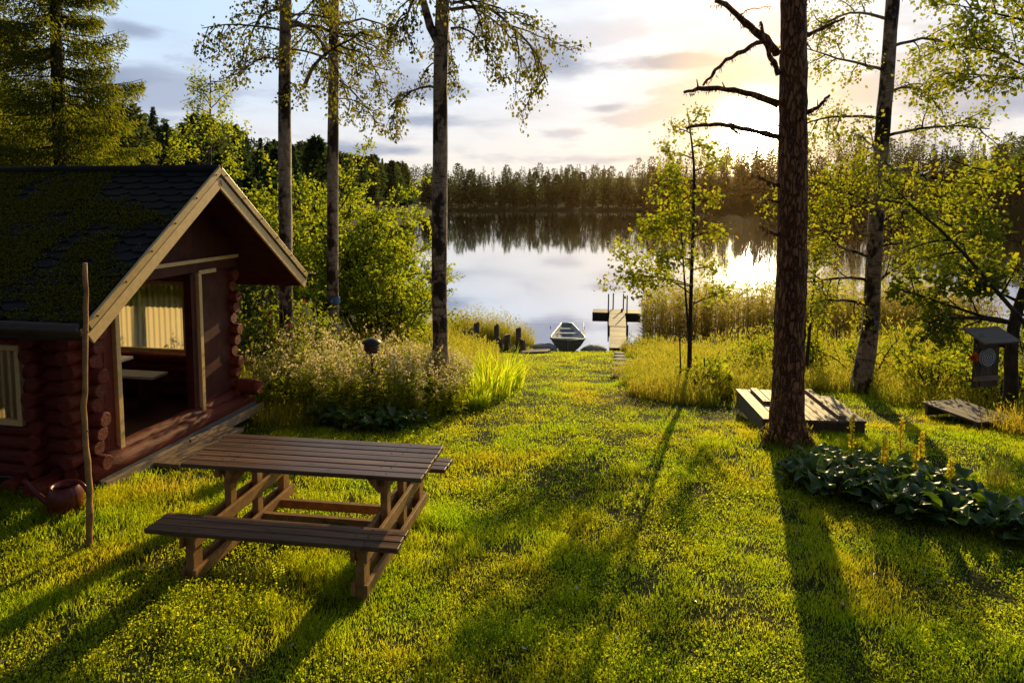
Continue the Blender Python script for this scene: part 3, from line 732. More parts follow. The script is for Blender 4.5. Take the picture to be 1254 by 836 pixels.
def target_board():
    x, y = 6.17, 8.75; w = empty('target_board', on(x, y), R(14)); tag(w, 'brown wooden target board with small roof and round black and white target', 'target board')
    z0 = gz(x, y); b = .30 - z0; h = .66
    mb = MB()
    for k in range(4): mb.box((-.15 + .1 * k, 0, b + h / 2), (.097, .03, h))
    mb.build('back_boards', M['target_wood'], w, bevel=.003)
    MB().box((0, -.03, b + .12), (.42, .022, .06)).build('batten', M['pale_wood'], w, bevel=.003)
    MB().box((0, -.03, b + h - .10), (.40, .022, .045)).build('batten', M['grey_wood'], w, bevel=.003)
    MB().box((.0, -.06, b + h + .03), (.58, .36, .025), (1, 0, 0), nz((0, -.42, 1))).build('roof', M['grey_wood'], w, bevel=.004)
    for sx in (-1, 1): MB().box((sx * .17, -.07, b + h - .06), (.02, .1, .14)).build('side_cheek', M['target_wood'], w)
    # round target of concentric rings
    cx, cz = -.01, b + .40; T = None
    radii = [.125, .112, .098, .084, .070, .056, .042, .028, .013]
    disc = MB()
    a = np.linspace(0, 2 * np.pi, 40, endpoint=False)
    def ring(mb, r0, r1, yy, m):
        o_ = np.stack([cx + r0 * np.cos(a), np.full(40, yy), cz + r0 * np.sin(a)], -1); i_ = np.stack([cx + r1 * np.cos(a), np.full(40, yy), cz + r1 * np.sin(a)], -1)
        i = np.arange(40); j = (i + 1) % 40; mb.add(np.concatenate([o_, i_]), np.stack([i, j, j + 40, i + 40], -1), m)
    disc.tube([(cx, -.018, cz), (cx, -.045, cz)], .128, 40, 0)
    rr = radii + [0]
    for k in range(9): ring(disc, rr[k], max(rr[k + 1], .0005), -.047, 0 if k % 2 else 1)
    disc.build('target', [M['white_mark'], M['black_mark']], w)
    for dx in (.16,): MB().beam((dx, .06, -.1), (dx, .06, b + .5), .05, .07).build('post', M['old_post'], w)
target_board()

# ------------------------------------------------------------------ shore: dock, boat, posts, stones
def dock():
    w = empty('wooden_dock', (3.93, 25.1, WATER), -.152); tag(w, 'grey plank dock with a crosswise end platform and mooring poles in the lake', 'dock')
    ax = nz(np.array([.35, 7.0, 0])); 
    def deck(y0, y1, wd, zc, name, x0):
        mb = MB(); n = int((y1 - y0) / .125)
        for k in range(n):
            yy = y0 + (y1 - y0) * (k + .5) / n; mb.box((x0, yy, zc + rng.normal() * .003), (wd + rng.normal() * .01, .112, .03))
        mb.box((x0 - wd * .42, (y0 + y1) / 2, zc - .06), (.06, y1 - y0, .09)).box((x0 + wd * .42, (y0 + y1) / 2, zc - .06), (.06, y1 - y0, .09))
        return mb.build(name, M['dock_wood'], w)
    deck(-.3, 3.9, .66, .20, 'walkway', .02); deck(3.95, 7.5, .74, .22, 'walkway', .0)
    mb = MB()
    for k in range(9): mb.box((-.04, 7.55 + k * .12, .20), (2.3, .11, .035))
    mb.build('end_platform', M['grey_wood'], w)
    MB().box((-.04, 7.47, .10), (2.3, .05, .20)).build('end_beam', M['target_wood'], w)
    for xx, yy, zt in ((-.44, 7.3, 1.15), (-.22, 8.7, 1.0), (.28, 8.5, 1.0), (.44, 7.3, 1.1), (-.40, 3.9, .3), (.42, 3.9, .3)):
        MB().tube([(xx, yy, -1.1), (xx + .02, yy, zt)], [.035, .03], 8).build('mooring_pole', M['bark'], w, smooth=True)
    MB().tube([(.22, 7.8, .2), (.22, 7.8, .34), (.22, 7.8, .38)], [.05, .05, .02], 10).build('bollard', M['black_metal'], w, smooth=True)
dock()
def rowboat():
    x, y = 2.02, 24.4; w = empty('rowboat', (x, y, gz(x, y) - .03), R(-4)); w.rotation_euler.x = R(-3)
    tag(w, 'small open rowboat pulled up on the shore left of the dock', 'rowboat')
    ns, npf = 15, 9
    def shell(off):
        V = []
        for i in range(ns):
            u = i / (ns - 1); yy = -0.1 + u * 4.1
            hw = (.62 + .03 * math.sin(u * 3)) * (1 - max(0, u - .15) * .72) - off
            sheer = .47 + .06 * u ** 2 + .03 * (1 - u) ** 2; keel = .02 + .30 * max(0, (u - .7) / .3) ** 2 + off
            for j in range(-npf, npf + 1):
                q = j / npf; aq = abs(q)
                V.append((math.copysign(hw * (aq ** .62), q), yy + off * .5 * (1 if u < .5 else -1), keel + (sheer - keel) * (aq ** 1.55)))
        return np.array(V)
    m = 2 * npf + 1; i = np.arange(ns - 1)[:, None] * m; j = np.arange(m - 1)[None, :]
    F = np.stack([i + j, i + m + j, i + m + j + 1, i + j + 1], -1).reshape(-1, 4)
    vo, vi = shell(0), shell(.035)
    out = MB().add(vo, F); out.add(vo[:m], [tuple(range(m))]); out.add(vo[-m:], [tuple(range(m - 1, -1, -1))]); out.build('hull', M['boat_out'], w, smooth=False)
    inn = MB().add(vi, F[:, ::-1]); inn.add(vi[:m] + (0, .02, 0), [tuple(range(m - 1, -1, -1))]); inn.add(vi[-m:], [tuple(range(m))]); inn.build('hull_lining', M['boat_in'], w, smooth=False)
    g = MB()
    for jj in (0, m - 1):
        pts = (vo.reshape(ns, m, 3)[:, jj] + vi.reshape(ns, m, 3)[:, jj]) / 2; g.tube(pts, .035, 8)
    g.tube([vo[0], vo[m // 2] * (1, 1, 0) + (0, 0, .44), vo[m - 1]], .032, 8); g.tube([vo[-m], vo[-1]], .032, 8); g.build('gunwale', M['boat_in'], w, smooth=True)
    for yy, hw in ((.75, .55), (2.0, .56), (3.3, .34)): MB().box((0, yy, .40), (hw * 2, .24, .03)).build('thwart', M['boat_in'], w, bevel=.004)
    MB().tube([(0, -.11, .05), (0, -.13, .5)], .02, 8).build('keel_strip', M['boat_in'], w)
    for sx in (-1, 1):
        ol = MB().tube([(sx * .64, 1.5, .62), (sx * .65, 1.5, .74)], .014, 8); ol.build('oarlock', M['black_metal'], w)
    oar = MB().tube([(.60, 1.0, .66), (.67, 3.0, .72)], .022, 8); oar.box((.59, .65, .645), (.10, .6, .015)); o_ = oar.build('oar', M['pale_wood']); 
    o_.location = w.location; o_.rotation_euler = w.rotation_euler; tag(o_, 'pale wooden oar lying along the right rim of the rowboat', 'oar')
rowboat()
for xx, yy, lab in ((1.15, 24.3, 'dark flat boulder on the left of the rowboat'), (2.95, 24.4, 'dark flat boulder on the right of the rowboat')):
    mb = MB(); V = []; n = 12
    prof = [(.36, -.1), (.40, .08), (.34, .18), (.2, .23), (.03, .24)]
    mb.lathe([(r_, z_) for r_, z_ in prof], n); o_ = mb.build('boulder', M['stone'], smooth=True)
    for v in o_.data.vertices: v.co *= 1 + rng.normal() * .07
    o_.location = on(xx, yy); o_.scale = (1.2, .8, .9); tag(o_, lab, 'boulder')
for xx, yy, ln, lab in ((.75, 22.5, .9, 'nearer grey board lying on the bare ground left of the rowboat'), (.9, 22.95, .8, 'farther grey board lying behind another left of the rowboat')):
    o_ = MB().box((0, 0, .05), (ln, .28, .05)).build('landing_board', M['grey_wood'], bevel=.006); o_.location = on(xx, yy); o_.rotation_euler.z = .15; tag(o_, lab, 'board')
posts = [(567, 23.4, .55, 'leftmost low'), (576, 23.1, .75, 'second'), (583, 23.5, .95, 'third and thick'), (608, 23.4, .98, 'tall middle'), (612, 22.9, .50, 'low front'), (621, 23.1, .66, 'low'), (635, 23.4, .95, 'tall right hand'), (640, 22.9, .52, 'rightmost low')]
for u, yy, h, lab in posts:
    xx = (u - 627) / 836 * yy; h *= .8; r_ = .085 + rng.uniform(0, .035)
    o_ = MB().tube([(0, 0, -.3), (0, 0, h * .5), (rng.normal() * .01, 0, h - .02), (rng.normal() * .01, 0, h)], [r_, r_ * 1.02, r_, r_ * .9], 12, lump=.02).build('log_post', M['old_post'], smooth=True)
    o_.location = on(xx, yy); tag(o_, lab + ' grey log post in the row on the grassy left bank', 'log post', 'log posts on the left bank')
steps = [(2.14, 13.39), (2.36, 14.7), (2.56, 16.0), (2.82, 17.6), (3.05, 19.1), (3.3, 20.7)]
for k, (xx, yy) in enumerate(steps):
    o_ = MB().lathe([(.0, .0), (.15, -.02), (.17, .02), (.15, .035), (.0, .04)], 9).build('stepping_stone', M['stone'])
    for v in o_.data.vertices: v.co.x *= 1 + rng.normal() * .05; v.co.y *= 1 + rng.normal() * .05
    o_.location = on(xx, yy, .03); o_.scale = (1.05, .95, 1); o_.rotation_euler.z = rng.uniform(-.3, .3)
    tag(o_, ['stepping stone nearest the lawn in the path to the dock', 'second stepping stone counting from the lawn', 'third stepping stone counting from the lawn', 'fourth stepping stone counting from the lawn', 'fifth stepping stone counting from the lawn', 'stepping stone closest to the dock'][k], 'stepping stone', 'stepping stones leading to the dock')
for u, v0, yy, h, lab in ((836, 476, 11.3, .95, 'thin dark stake left of the bright green currant bush'), (867, 468, 11.4, .62, 'short dark stake right of the bright green currant bush')):
    xx = (u - 627) / 836 * yy; o_ = MB().tube([(0, 0, -.1), (.01, 0, h * .5), (-.015, 0, h)], [.016, .014, .012], 7, lump=.05).build('garden_stake', M['bark'], smooth=True)
    o_.location = on(xx, yy); tag(o_, lab, 'stake')
# ------------------------------------------------------------------ trees
def poly(p0, d, L, n, wob, droop):
    p = np.array(p0, float); d = nz(np.array(d, float)); pts = [p]
    for i in range(n):
        d = nz(d + rng.normal(size=3) * wob + np.array([0, 0, -droop])); p = p + d * L / n; pts.append(p)
    return np.array(pts)
def along(pts, t):
    k = t * (len(pts) - 1); i = min(int(k), len(pts) - 2); f = k - i
    return pts[i] * (1 - f) + pts[i + 1] * f, nz(pts[i + 1] - pts[i])
def branch(mb, tw, p0, d, L, r, depth, droop=.06, nch=6, spread=.8, wob=.12, flat=1.0, sub=.5, pts=None, tmin=.25):
    if pts is None: pts = poly(p0, d, L, max(4, int(4 + L * 3)), wob, droop)
    pts = np.asarray(pts, float)
    mb.tube(pts, np.linspace(r, r * .28, len(pts)), 7 if r > .02 else (5 if r > .008 else 3), cap=False)
    if depth <= 0:
        tw.append(pts); return
    tw.append(pts[int(len(pts) * .55):])
    for k in range(nch):
        t = tmin + (1 - tmin) * (k + rng.uniform(.1, .9)) / nch
        q, dd = along(pts, t); e = nz(rng.normal(size=3) * (1, 1, flat)); e = nz(e - dd * np.dot(e, dd) * .8)
        branch(mb, tw, q, dd * .55 + e * spread, L * sub * rng.uniform(.6, 1.15) * (1.15 - .45 * t), r * .45, depth - 1, droop, max(3, int(nch * .7)), spread, wob, flat, sub)
def leaf_cloud(mb, tw, per_m, size, spread=.05, hang=.5, aspect=.62, up=.6, m=0):
    P = []; D = []
    for pts in tw:
        seg = np.diff(pts, axis=0); ln = np.linalg.norm(seg, axis=1); n = rng.poisson(ln.sum() * per_m)
        if n == 0: continue
        k = rng.choice(len(seg), n, p=ln / ln.sum()); f = rng.uniform(0, 1, n)
        # leaves sit in little bunches
        nb = max(1, n // 4); bk = rng.choice(len(seg), nb, p=ln / ln.sum()); bf = rng.uniform(0, 1, nb); pick = rng.integers(0, nb, n); tight = rng.uniform(0, 1, n) < .75
        k = np.where(tight, bk[pick], k); f = np.where(tight, bf[pick], f)
        P.append(pts[k] + seg[k] * f[:, None]); D.append(nz(seg[k]))
    if not P: return
    P = np.concatenate(P); D = np.concatenate(D); n = len(P)
    P = P + rng.normal(size=(n, 3)) * spread
    dirs = nz(D * .6 + rng.normal(size=(n, 3)) * .7 + np.array([0, 0, -hang]))
    nrm = nz(rng.normal(size=(n, 3)) + np.array([0, 0, up]))
    L = size * rng.uniform(.5, 1.3, n)
    mb.leaves(P, dirs, nrm, L, L * aspect, m=m)
def tree(name, base, label, cat, trunk_pts, trunk_r, bark_m, leaf_m, limbs, leaf, group=None, lump=.03, seg=12):
    """limbs: list of (start index t or point, dir, length, radius, depth, kw) in world space"""
    e = empty(name, base); tag(e, label, cat, group); b = np.array(base)
    tb = MB(); tw = []
    tp = np.asarray(trunk_pts, float)
    n = max(14, len(tp) * 4); tt = np.linspace(0, 1, n); kk = np.linspace(0, 1, len(tp))
    sp = np.stack([np.interp(tt, kk, tp[:, i]) for i in range(3)], -1)
    # smooth the polyline a little
    for _ in range(3): sp[1:-1] = sp[1:-1] * .5 + (sp[:-2] + sp[2:]) * .25
    rr = np.interp(tt, np.linspace(0, 1, len(trunk_r)), trunk_r)
    tb.tube(sp - b, rr, seg, lump=lump)
    for lb in limbs:
        st, d, L, r, dep, kw = lb
        if np.isscalar(st): p0, _ = along(sp, st)
        else: p0 = np.array(st)
        if 'pts' in kw: kw = dict(kw, pts=np.asarray(kw['pts']) - b)
        branch(tb, tw, p0 - b, d, L, r, dep, **kw)
    t_o = tb.build('trunk', bark_m, e, smooth=True)
    if leaf:
        lm = MB(); leaf_cloud(lm, tw, **leaf); lm.build('crown', leaf_m, e)
    return e
def ring_limbs(t0, t1, n, L0, L1, r, depth, rise=.25, az=None, **kw):
    out = []
    for k in range(n):
        t = t0 + (t1 - t0) * (k + rng.uniform(0, .8)) / n; a = rng.uniform(0, 2 * np.pi) if az is None else rng.uniform(*az)
        out.append((t, (math.cos(a), math.sin(a), rise + rng.normal() * .12), (L0 + (L1 - L0) * (t - t0) / max(t1 - t0, .01)) * rng.uniform(.75, 1.2), r, depth, kw))
    return out

def birches():
    # first birch, nearest the cabin
    y = 10.7; pts = [(-3.6, y, gz(-3.6, y) - .2), (-3.58, y, .8), (-3.55, y, 2.4), (-3.52, y, 4.2), (-3.46, y, 5.6), (-3.4, y, 8.2)]
    kw = dict(droop=.16, nch=6, wob=.16, spread=.7)
    lim = [(sight(372, 108, y), (.5, -.2, .9), 1.3, .035, 1, dict(kw, droop=-.05)), (sight(352, 40, y), (-1, -.3, .35), 1.25, .022, 2, kw), (sight(352, 75, y), (-1, .4, .3), 1.0, .018, 1, kw), (sight(352, 100, y), (.6, -.6, .2), .6, .012, 1, kw),
           (sight(352, 10, y), (-1, 0, .3), 1.5, .025, 2, kw), (sight(352, 20, y), (.9, .5, .4), 1.0, .02, 2, kw), (sight(352, 120, y), (-.3, -.8, .1), .35, .01, 1, kw)]
    lim += ring_limbs(.74, .98, 9, 1.5, 1.0, .03, 2, .4, **kw)
    tree('birch_tree', on(-3.6, y), 'birch nearest the cabin gable with red flowers climbing at its foot', 'tree', pts, [.125, .108, .103, .095, .088, .07], M['birch_bark'], M['birch_leaf'], lim, dict(per_m=60, size=.057, spread=.06, hang=.7, aspect=.75), 'birches on the left')
    y = 13.8; pts = [(-3.66, y, gz(-3.69, y) - .2), (-3.66, y, .6), (-3.62, y, 2.6), (-3.55, y, 5.), (-3.5, y, 6.8), (-3.42, y, 9.5)]
    lim = [(sight(404, 75, y), (-.7, -.2, .5), 1.2, .03, 2, kw), (sight(408, 60, y), (1, -.3, .3), 1.5, .028, 2, kw), (sight(408, 95, y), (1, .2, .15), 1.3, .024, 2, kw), (sight(408, 30, y), (1, .1, .5), 1.6, .028, 2, kw),
           (sight(408, 20, y), (-1, .3, .4), 1.2, .024, 2, kw), (sight(408, 45, y), (.8, -.6, .2), 1.2, .024, 2, kw), (sight(404, 120, y), (.8, .2, .0), 1.0, .016, 1, kw)]
    lim += ring_limbs(.78, .98, 9, 1.6, 1.0, .03, 2, .4, **kw)
    e = tree('birch_tree', on(-3.66, y), 'birch with a blue band round its trunk left of the lake view', 'tree', pts, [.14, .122, .114, .105, .095, .075], M['birch_bark'], M['birch_leaf'], lim, dict(per_m=60, size=.062, spread=.07, hang=.7, aspect=.75), 'birches on the left')
    zb = sight(408, 367, y)[2]; MB().lathe([(.126, zb - .07 - gz(-3.66, y)), (.130, zb - .05 - gz(-3.66, y)), (.130, zb + .05 - gz(-3.66, y)), (.126, zb + .07 - gz(-3.66, y))], 20, c=(.025, 0, 0)).build('blue_band', M['blue'], e, smooth=True)
    y = 10.5; pts = [(-1.10, y, gz(-1.1, y) - .2), (-1.12, y, .4), (-1.13, y, 1.6), (-1.10, y, 3.2), (-1.08, y, 4.8), (-1.04, y, 5.6), (-.96, y, 8.4)]
    kw2 = dict(droop=.30, nch=6, wob=.14, spread=.65)
    lim = [(sight(541, 70, y), (-.35, 0, 1), 2.6, .075, 1, dict(kw, droop=-.02, nch=3)), (sight(537, 108, y), (-1, -.1, .75), 1.0, .022, 2, kw2), (sight(537, 75, y), (-1, .3, .25), .7, .014, 1, kw2), (sight(552, 35, y), (1, -.2, .25), 1.0, .02, 2, kw2),
           (sight(552, 12, y), (1, .15, .30), 2.1, .03, 2, dict(kw2, droop=.15)), (sight(552, 5, y), (1, -.5, .3), 1.5, .022, 2, dict(kw2, droop=.25)), (sight(555, 2, y), (.8, .5, .5), 1.6, .022, 2, kw2), (sight(548, 90, y), (.7, -.5, 0), .35, .01, 1, kw2)]
    lim += ring_limbs(.80, .98, 8, 1.7, 1.2, .03, 2, .4, **kw2)
    tree('birch_tree', on(-1.1, y), 'thickest left birch standing alone beside the open lake view', 'tree', pts, [.15, .12, .12, .115, .11, .10, .075], M['birch_bark'], M['birch_leaf'], lim, dict(per_m=60, size=.057, spread=.055, hang=.8, aspect=.75), 'birches on the left')
    # right birch with broad crown
    y = 11.6; pts = [(6.02, y, gz(6.02, y) - .2), (6.08, y, -.1), (6.17, y, .5), (6.17, y, 1.9), (6.2, y, 3.2), (6.26, y, 4.6), (6.30, y, 6.0), (6.36, y, 9)]
    kw3 = dict(droop=.07, nch=7, wob=.14, spread=.75)
    lim = []
    for t, dx, dy, dz, L in ((.33, -1, -.3, .25, 1.1), (.37, -1, .2, .15, 1.3), (.36, 1, .1, .5, 1.1), (.41, -1, -.4, .3, 1.5), (.43, 1, -.3, .2, 1.6), (.45, -1, .5, .35, 1.5), (.47, 1, .4, .25, 1.7), (.50, -.9, -.7, .4, 1.3),
                              (.52, 1, -.5, .15, 1.9), (.54, -1, .2, .45, 1.5), (.57, 1, .2, .25, 1.8), (.60, -.8, -.5, .5, 1.4), (.63, 1, -.2, .3, 1.6), (.66, -1, .3, .5, 1.4), (.70, .9, .5, .4, 1.5), (.74, -.9, -.2, .5, 1.4), (.78, .9, -.4, .4, 1.4), (.82, -.8, .4, .5, 1.3), (.86, .8, .2, .6, 1.2), (.92, -.6, .2, .8, 1.)):
        lim.append((t, (dx, dy, dz), L, .03, 2, kw3))
    tree('birch_tree', on(6.05, y), 'leaning right hand birch with broad golden leafy crown', 'tree', pts, [.19, .16, .135, .125, .118, .112, .105, .07], M['birch_bark'], M['warm_leaf'], lim, dict(per_m=78, size=.062, spread=.10, hang=.5, aspect=.75))
birches()

def pine():
    y = 8.1; b = on(3.34, y)
    pts = [(3.34, y, b[2] - .15), (3.34, y, b[2] + .12), (3.34, y, .5), (3.33, y, 2.2), (3.29, y, 3.8), (3.25, y, 5.2), (3.2, y, 9.5)]
    e = empty('pine_tree', b); tag(e, 'tall thick red barked pine with dead bare branches in front of the sun', 'tree'); bb = np.array(b)
    tb = MB(); tp = np.array(pts); tt = np.linspace(0, 1, 70); kk = np.array([0, .05, .1, .3, .5, .66, 1.])
    sp = np.stack([np.interp(tt, kk, tp[:, i]) for i in range(3)], -1)
    rr = np.interp(tt, kk, [.27, .215, .180, .170, .156, .135, .10])
    tb.tube(sp - bb, rr, 28, lump=.03)
    for k in range(6):
        a = k * 1.05 + .3; d = np.array([math.cos(a), math.sin(a), 0]); tb.tube([d * .10 + (0, 0, .34), d * .19 + (0, 0, .16), d * .30 + (0, 0, .04), d * .40 + (0, 0, -.04)], [.05, .065, .055, .02], 9, lump=.05)
    tb.build('trunk', M['pine_bark'], e, smooth=True)
    brs = [([(952, 66), (933, 43), (912, 27), (890, 6), (876, 2)], .050, [0, -.1, -.15, -.2, -.25]), ([(934, 50), (922, 56), (890, 72), (877, 86), (861, 105)], .028, [-.1, -.2, -.3, -.3, -.35]), ([(954, 90), (941, 66), (931, 27)], .034, [0, -.12, -.15]),
           ([(953, 127), (922, 115), (894, 110), (858, 108), (838, 113)], .042, [0, -.1, -.2, -.3, -.35]), ([(955, 168), (908, 157), (876, 152), (840, 157)], .036, [0, .1, .15, .2]), ([(890, 153), (905, 164), (915, 172)], .016, [.12, .1, .1]),
           ([(975, 48), (1005, 36), (1034, 22)], .028, [0, .1, .2]), ([(975, 144), (1000, 133), (1016, 117)], .030, [0, -.05, -.1]), ([(953, 228), (935, 219), (919, 213)], .02, [0, -.15, -.3]), ([(953, 247), (940, 245), (930, 247)], .016, [0, -.1, -.25]), ([(953, 288), (942, 284), (930, 277)], .018, [0, -.15, -.3]),
           ([(978, 14), (988, 0), (992, -20)], .02, [0, .0, .0]), ([(905, 22), (915, 12), (945, 8)], .008, [-.15, 0, .1])]
    for pl, r0, dy in brs:
        P = np.array([sight(u, v, y + d) for (u, v), d in zip(pl, dy)]) - bb
        t2 = np.linspace(0, 1, 16); q = np.stack([np.interp(t2, np.linspace(0, 1, len(P)), P[:, i]) for i in range(3)], -1)
        for _ in range(2): q[1:-1] = q[1:-1] * .5 + (q[:-2] + q[2:]) * .25
        q[1:-1] += rng.normal(size=(14, 3)) * .006
        m = MB().tube(q, np.linspace(r0, r0 * .45, 16), 8, lump=.16)
        # hanging lichen tufts
        n = int(60 * r0 / .04); k = rng.integers(3, 16, n); pp = q[k] + rng.normal(size=(n, 3)) * (.02, .01, .004) - np.array([0, 0, r0 * .5])
        m.leaves(pp, np.stack([rng.normal(size=n) * .3, rng.normal(size=n) * .3, -np.ones(n)], -1), rng.normal(size=(n, 3)), rng.uniform(.02, .07, n), .012)
        for s in range(2):
            k = rng.integers(4, 14); m.tube([q[k], q[k] + rng.normal(size=3) * .03 + (0, 0, .05)], [r0 * .3, r0 * .12], 5)
        m.build('dead_branch', M['pine_bark'], e, smooth=True)
pine()

def sapling():
    y = 11.8; b = on(3.12, y)
    p1 = [(*b[:2], b[2] - .1), sight(845, 400, y), sight(848, 300, y), sight(851, 210, y), sight(846, 165, y), sight(841, 133, y)]
    s2 = [np.array(sight(844, 420, y)), np.array(sight(838, 340, y - .1)), np.array(sight(834, 280, y - .2)), np.array(sight(828, 225, y - .2))]
    kw = dict(droop=.02, nch=5, wob=.13, spread=.6, flat=.4)
    lim = [(s2[0], (0, 0, 1), 2.4, .022, 1, dict(kw, pts=s2, nch=8, tmin=.35, sub=.38))]
    for v, dx, dy, dz, L in ((352, -1, -.2, .45, 1.35), (362, -1, .3, .75, 1.5), (372, 1, 0, .3, .6), (350, -1, .1, .3, 1.2), (330, 1, .3, .35, .55), (318, -1, -.3, .2, 1.2), (300, -1, .3, .3, .9), (290, 1, -.2, .3, .5), (275, -1, .1, .35, .9), (262, -.8, -.5, .3, .8), (250, 1, .2, .35, .55), (235, -1, 0, .3, .75), (222, -.7, .5, .3, .6), (210, 1, 0, .25, .5), (195, -1, .2, .3, .6), (180, .8, .2, .3, .45), (165, -.8, -.1, .4, .4), (150, .5, .1, .5, .3)):
        lim.append((sight(849, v, y), (dx, dy, dz), L, .014, 1, kw))
    tree('aspen_sapling', b, 'slender two stemmed young tree with golden leaves in front of the lake', 'tree', p1, [.05, .036, .03, .024, .015, .006], M['bark'], M['warm_leaf'], lim, dict(per_m=105, size=.076, spread=.085, hang=.35, aspect=.7), seg=8, lump=.02)
    # thin young stem right of the pine
    y = 12.6; b = on(5.5, y); pts = [(b[0], b[1], b[2] - .1), sight(992, 400, y), sight(998, 330, y), sight(1003, 290, y), sight(1004, 255, y)]
    lim = [(sight(995, v, y), (dx, .2, .3), L, .008, 1, dict(kw, nch=4)) for v, dx, L in ((420, -1, .5), (400, 1, .45), (375, -1, .4), (355, 1, .5), (335, -1, .35), (310, 1, .3), (300, -1, .3))]
    tree('young_tree', b, 'thin bare young stem with few leaves right of the pine', 'tree', pts, [.04, .03, .024, .016, .008], M['bark'], M['warm_leaf'], lim, dict(per_m=22, size=.08, spread=.04, hang=.3), seg=8)
sapling()

def right_trees():
    # low maple over the target board
    y = 9.6; b = on(7.05, y)
    pts = [(b[0], b[1], b[2] - .1), sight(1238, 500, y), sight(1238, 420, y), sight(1243, 390, y), sight(1256, 350, y), sight(1275, 280, y), sight(1285, 200, y)]
    kw = dict(droop=.03, nch=7, wob=.12, spread=.75, flat=.45)
    lim = [(sight(1240, 395, y), (-1, .15, .08), 1.3, .035, 2, kw), (sight(1240, 395, y), (-1, .4, .18), 1.5, .03, 2, kw), (sight(1250, 370, y), (-.8, -.3, .35), 1.0, .025, 2, kw), (sight(1256, 350, y), (.5, -.6, .2), .8, .025, 2, kw), (sight(1245, 385, y), (.8, .2, .15), 1.0, .025, 2, kw),
           (sight(1262, 330, y), (-1, .3, .05), 1.2, .022, 2, kw), (sight(1268, 300, y), (-1, -.1, .15), 1.1, .022, 2, kw)]
    tree('maple_tree', b, 'low dark stemmed maple spreading over the target board at the right edge', 'tree', pts, [.12, .095, .085, .075, .06, .04, .02], M['bark'], M['deep_leaf'], lim, dict(per_m=60, size=.09, spread=.07, hang=.25, aspect=.8, up=1.4))
    # long limb reaching in from a tree just out of the frame
    y = 7.6; b = on(6.3, y)
    long = [sight(1310, 470, y), sight(1254, 395, y), sight(1215, 350, y), sight(1180, 310, y + .1), sight(1150, 280, y + .2), sight(1120, 255, y + .3), sight(1085, 220, y + .3)]
    pts = [(b[0], b[1], b[2] - .1), (b[0] + .02, y, .3), (b[0] + .05, y, 1.2), (b[0] + .12, y, 2.4), (b[0] + .25, y, 3.8), (b[0] + .3, y, 5.5)]
    kb = dict(droop=.04, nch=9, wob=.12, spread=.8, flat=.5, sub=.33, tmin=.22)
    l2 = [sight(1330, 260, y), sight(1280, 220, y), sight(1240, 214, y), sight(1190, 205, y), sight(1150, 190, y)]
    l3 = [sight(1330, 110, y), sight(1254, 96, y), sight(1200, 92, y), sight(1150, 88, y)]
    l4 = [sight(1330, 70, y), sight(1254, 80, y), sight(1215, 62, y), sight(1170, 55, y)]
    l5 = [sight(1330, 10, y), sight(1254, 25, y), sight(1200, 12, y), sight(1165, 5, y)]
    lim = [(long[0], (0, 0, 1), 2.2, .03, 2, dict(kb, pts=long)), (l2[0], (0, 0, 1), 1.6, .02, 2, dict(kb, pts=l2, nch=6)), (l3[0], (0, 0, 1), 1.6, .02, 2, dict(kb, pts=l3, sub=.42)), (l4[0], (0, 0, 1), 1.6, .018, 2, dict(kb, pts=l4, sub=.42)), (l5[0], (0, 0, 1), 1.5, .018, 2, dict(kb, pts=l5, sub=.45))]
    tree('alder_tree', b, 'tree at the right edge whose long thin limbs reach into the picture', 'tree', pts, [.13, .1, .09, .08, .06, .03], M['bark'], M['warm_leaf'], lim, dict(per_m=80, size=.057, spread=.07, hang=.45, aspect=.7))
right_trees()

def spruce(base, H, R0, label, seed, z0=.06, n=60, leafsize=.10):
    e = empty('spruce_tree', base); tag(e, label, 'tree')
    tb = MB(); tb.tube([(0, 0, -.2), (.03, 0, H * .4), (0.1, 0, H * .7), (.1, 0, H)], [.20, .15, .09, .01], 10, lump=.02)
    P = []; D = []; Nn = []; Ls = []
    for k in range(n):
        t = z0 + (1 - z0) * k / n; z = H * t; L = R0 * (1 - t) ** .75 * rng.uniform(.6, 1.12) + .15
        for j in range(5):
            a = rng.uniform(0, 2 * np.pi); d = np.array([math.cos(a), math.sin(a), .12 - .30 * (1 - t)])
            m_ = 10; s = np.linspace(0, 1, m_)[:, None]; pts = np.array([0.05, 0, z]) + d * L * s + np.array([0, 0, 1]) * (-.30 * L * s + .34 * L * s ** 2.2) + rng.normal(size=(m_, 3)) * .02
            tb.tube(pts, np.linspace(.024, .005, m_), 4, cap=False)
            q = int(L * 230); f = rng.uniform(.12, 1, q) ** .8; idx = np.minimum((f * (m_ - 1)).astype(int), m_ - 2)
            pp = pts[idx] + (pts[idx + 1] - pts[idx]) * rng.uniform(0, 1, (q, 1)); side = np.array([-d[1], d[0], 0])
            w = rng.normal(size=(q, 1)) * .22 * np.minimum(L, 1.6) * (1.05 - f[:, None] * .7)
            drop = np.abs(rng.normal(size=(q, 1))) * .16
            P.append(pp + side * w - np.array([0, 0, 1]) * drop); D.append(nz(d * .5 + side * np.sign(w) * .5 + np.array([0, 0, -.8]) + rng.normal(size=(q, 3)) * .35)); 
    P = np.concatenate(P); D = np.concatenate(D); q = len(P)
    tb.build('trunk', M['bark'], e, smooth=True)
    MB().leaves(P, D, rng.normal(size=(q, 3)), rng.uniform(.6, 1.5, q) * leafsize, rng.uniform(.02, .045, q), mid=.5).build('crown', M['needle'], e)
spruce(on(-11.3, 17.2), 13.5, 2.6, 'large warm lit spruce rising behind the cabin roof at the left', 1)
spruce(on(-14.2, 18.5), 12.5, 2.4, 'second spruce at the far left edge behind the cabin', 2, n=50)

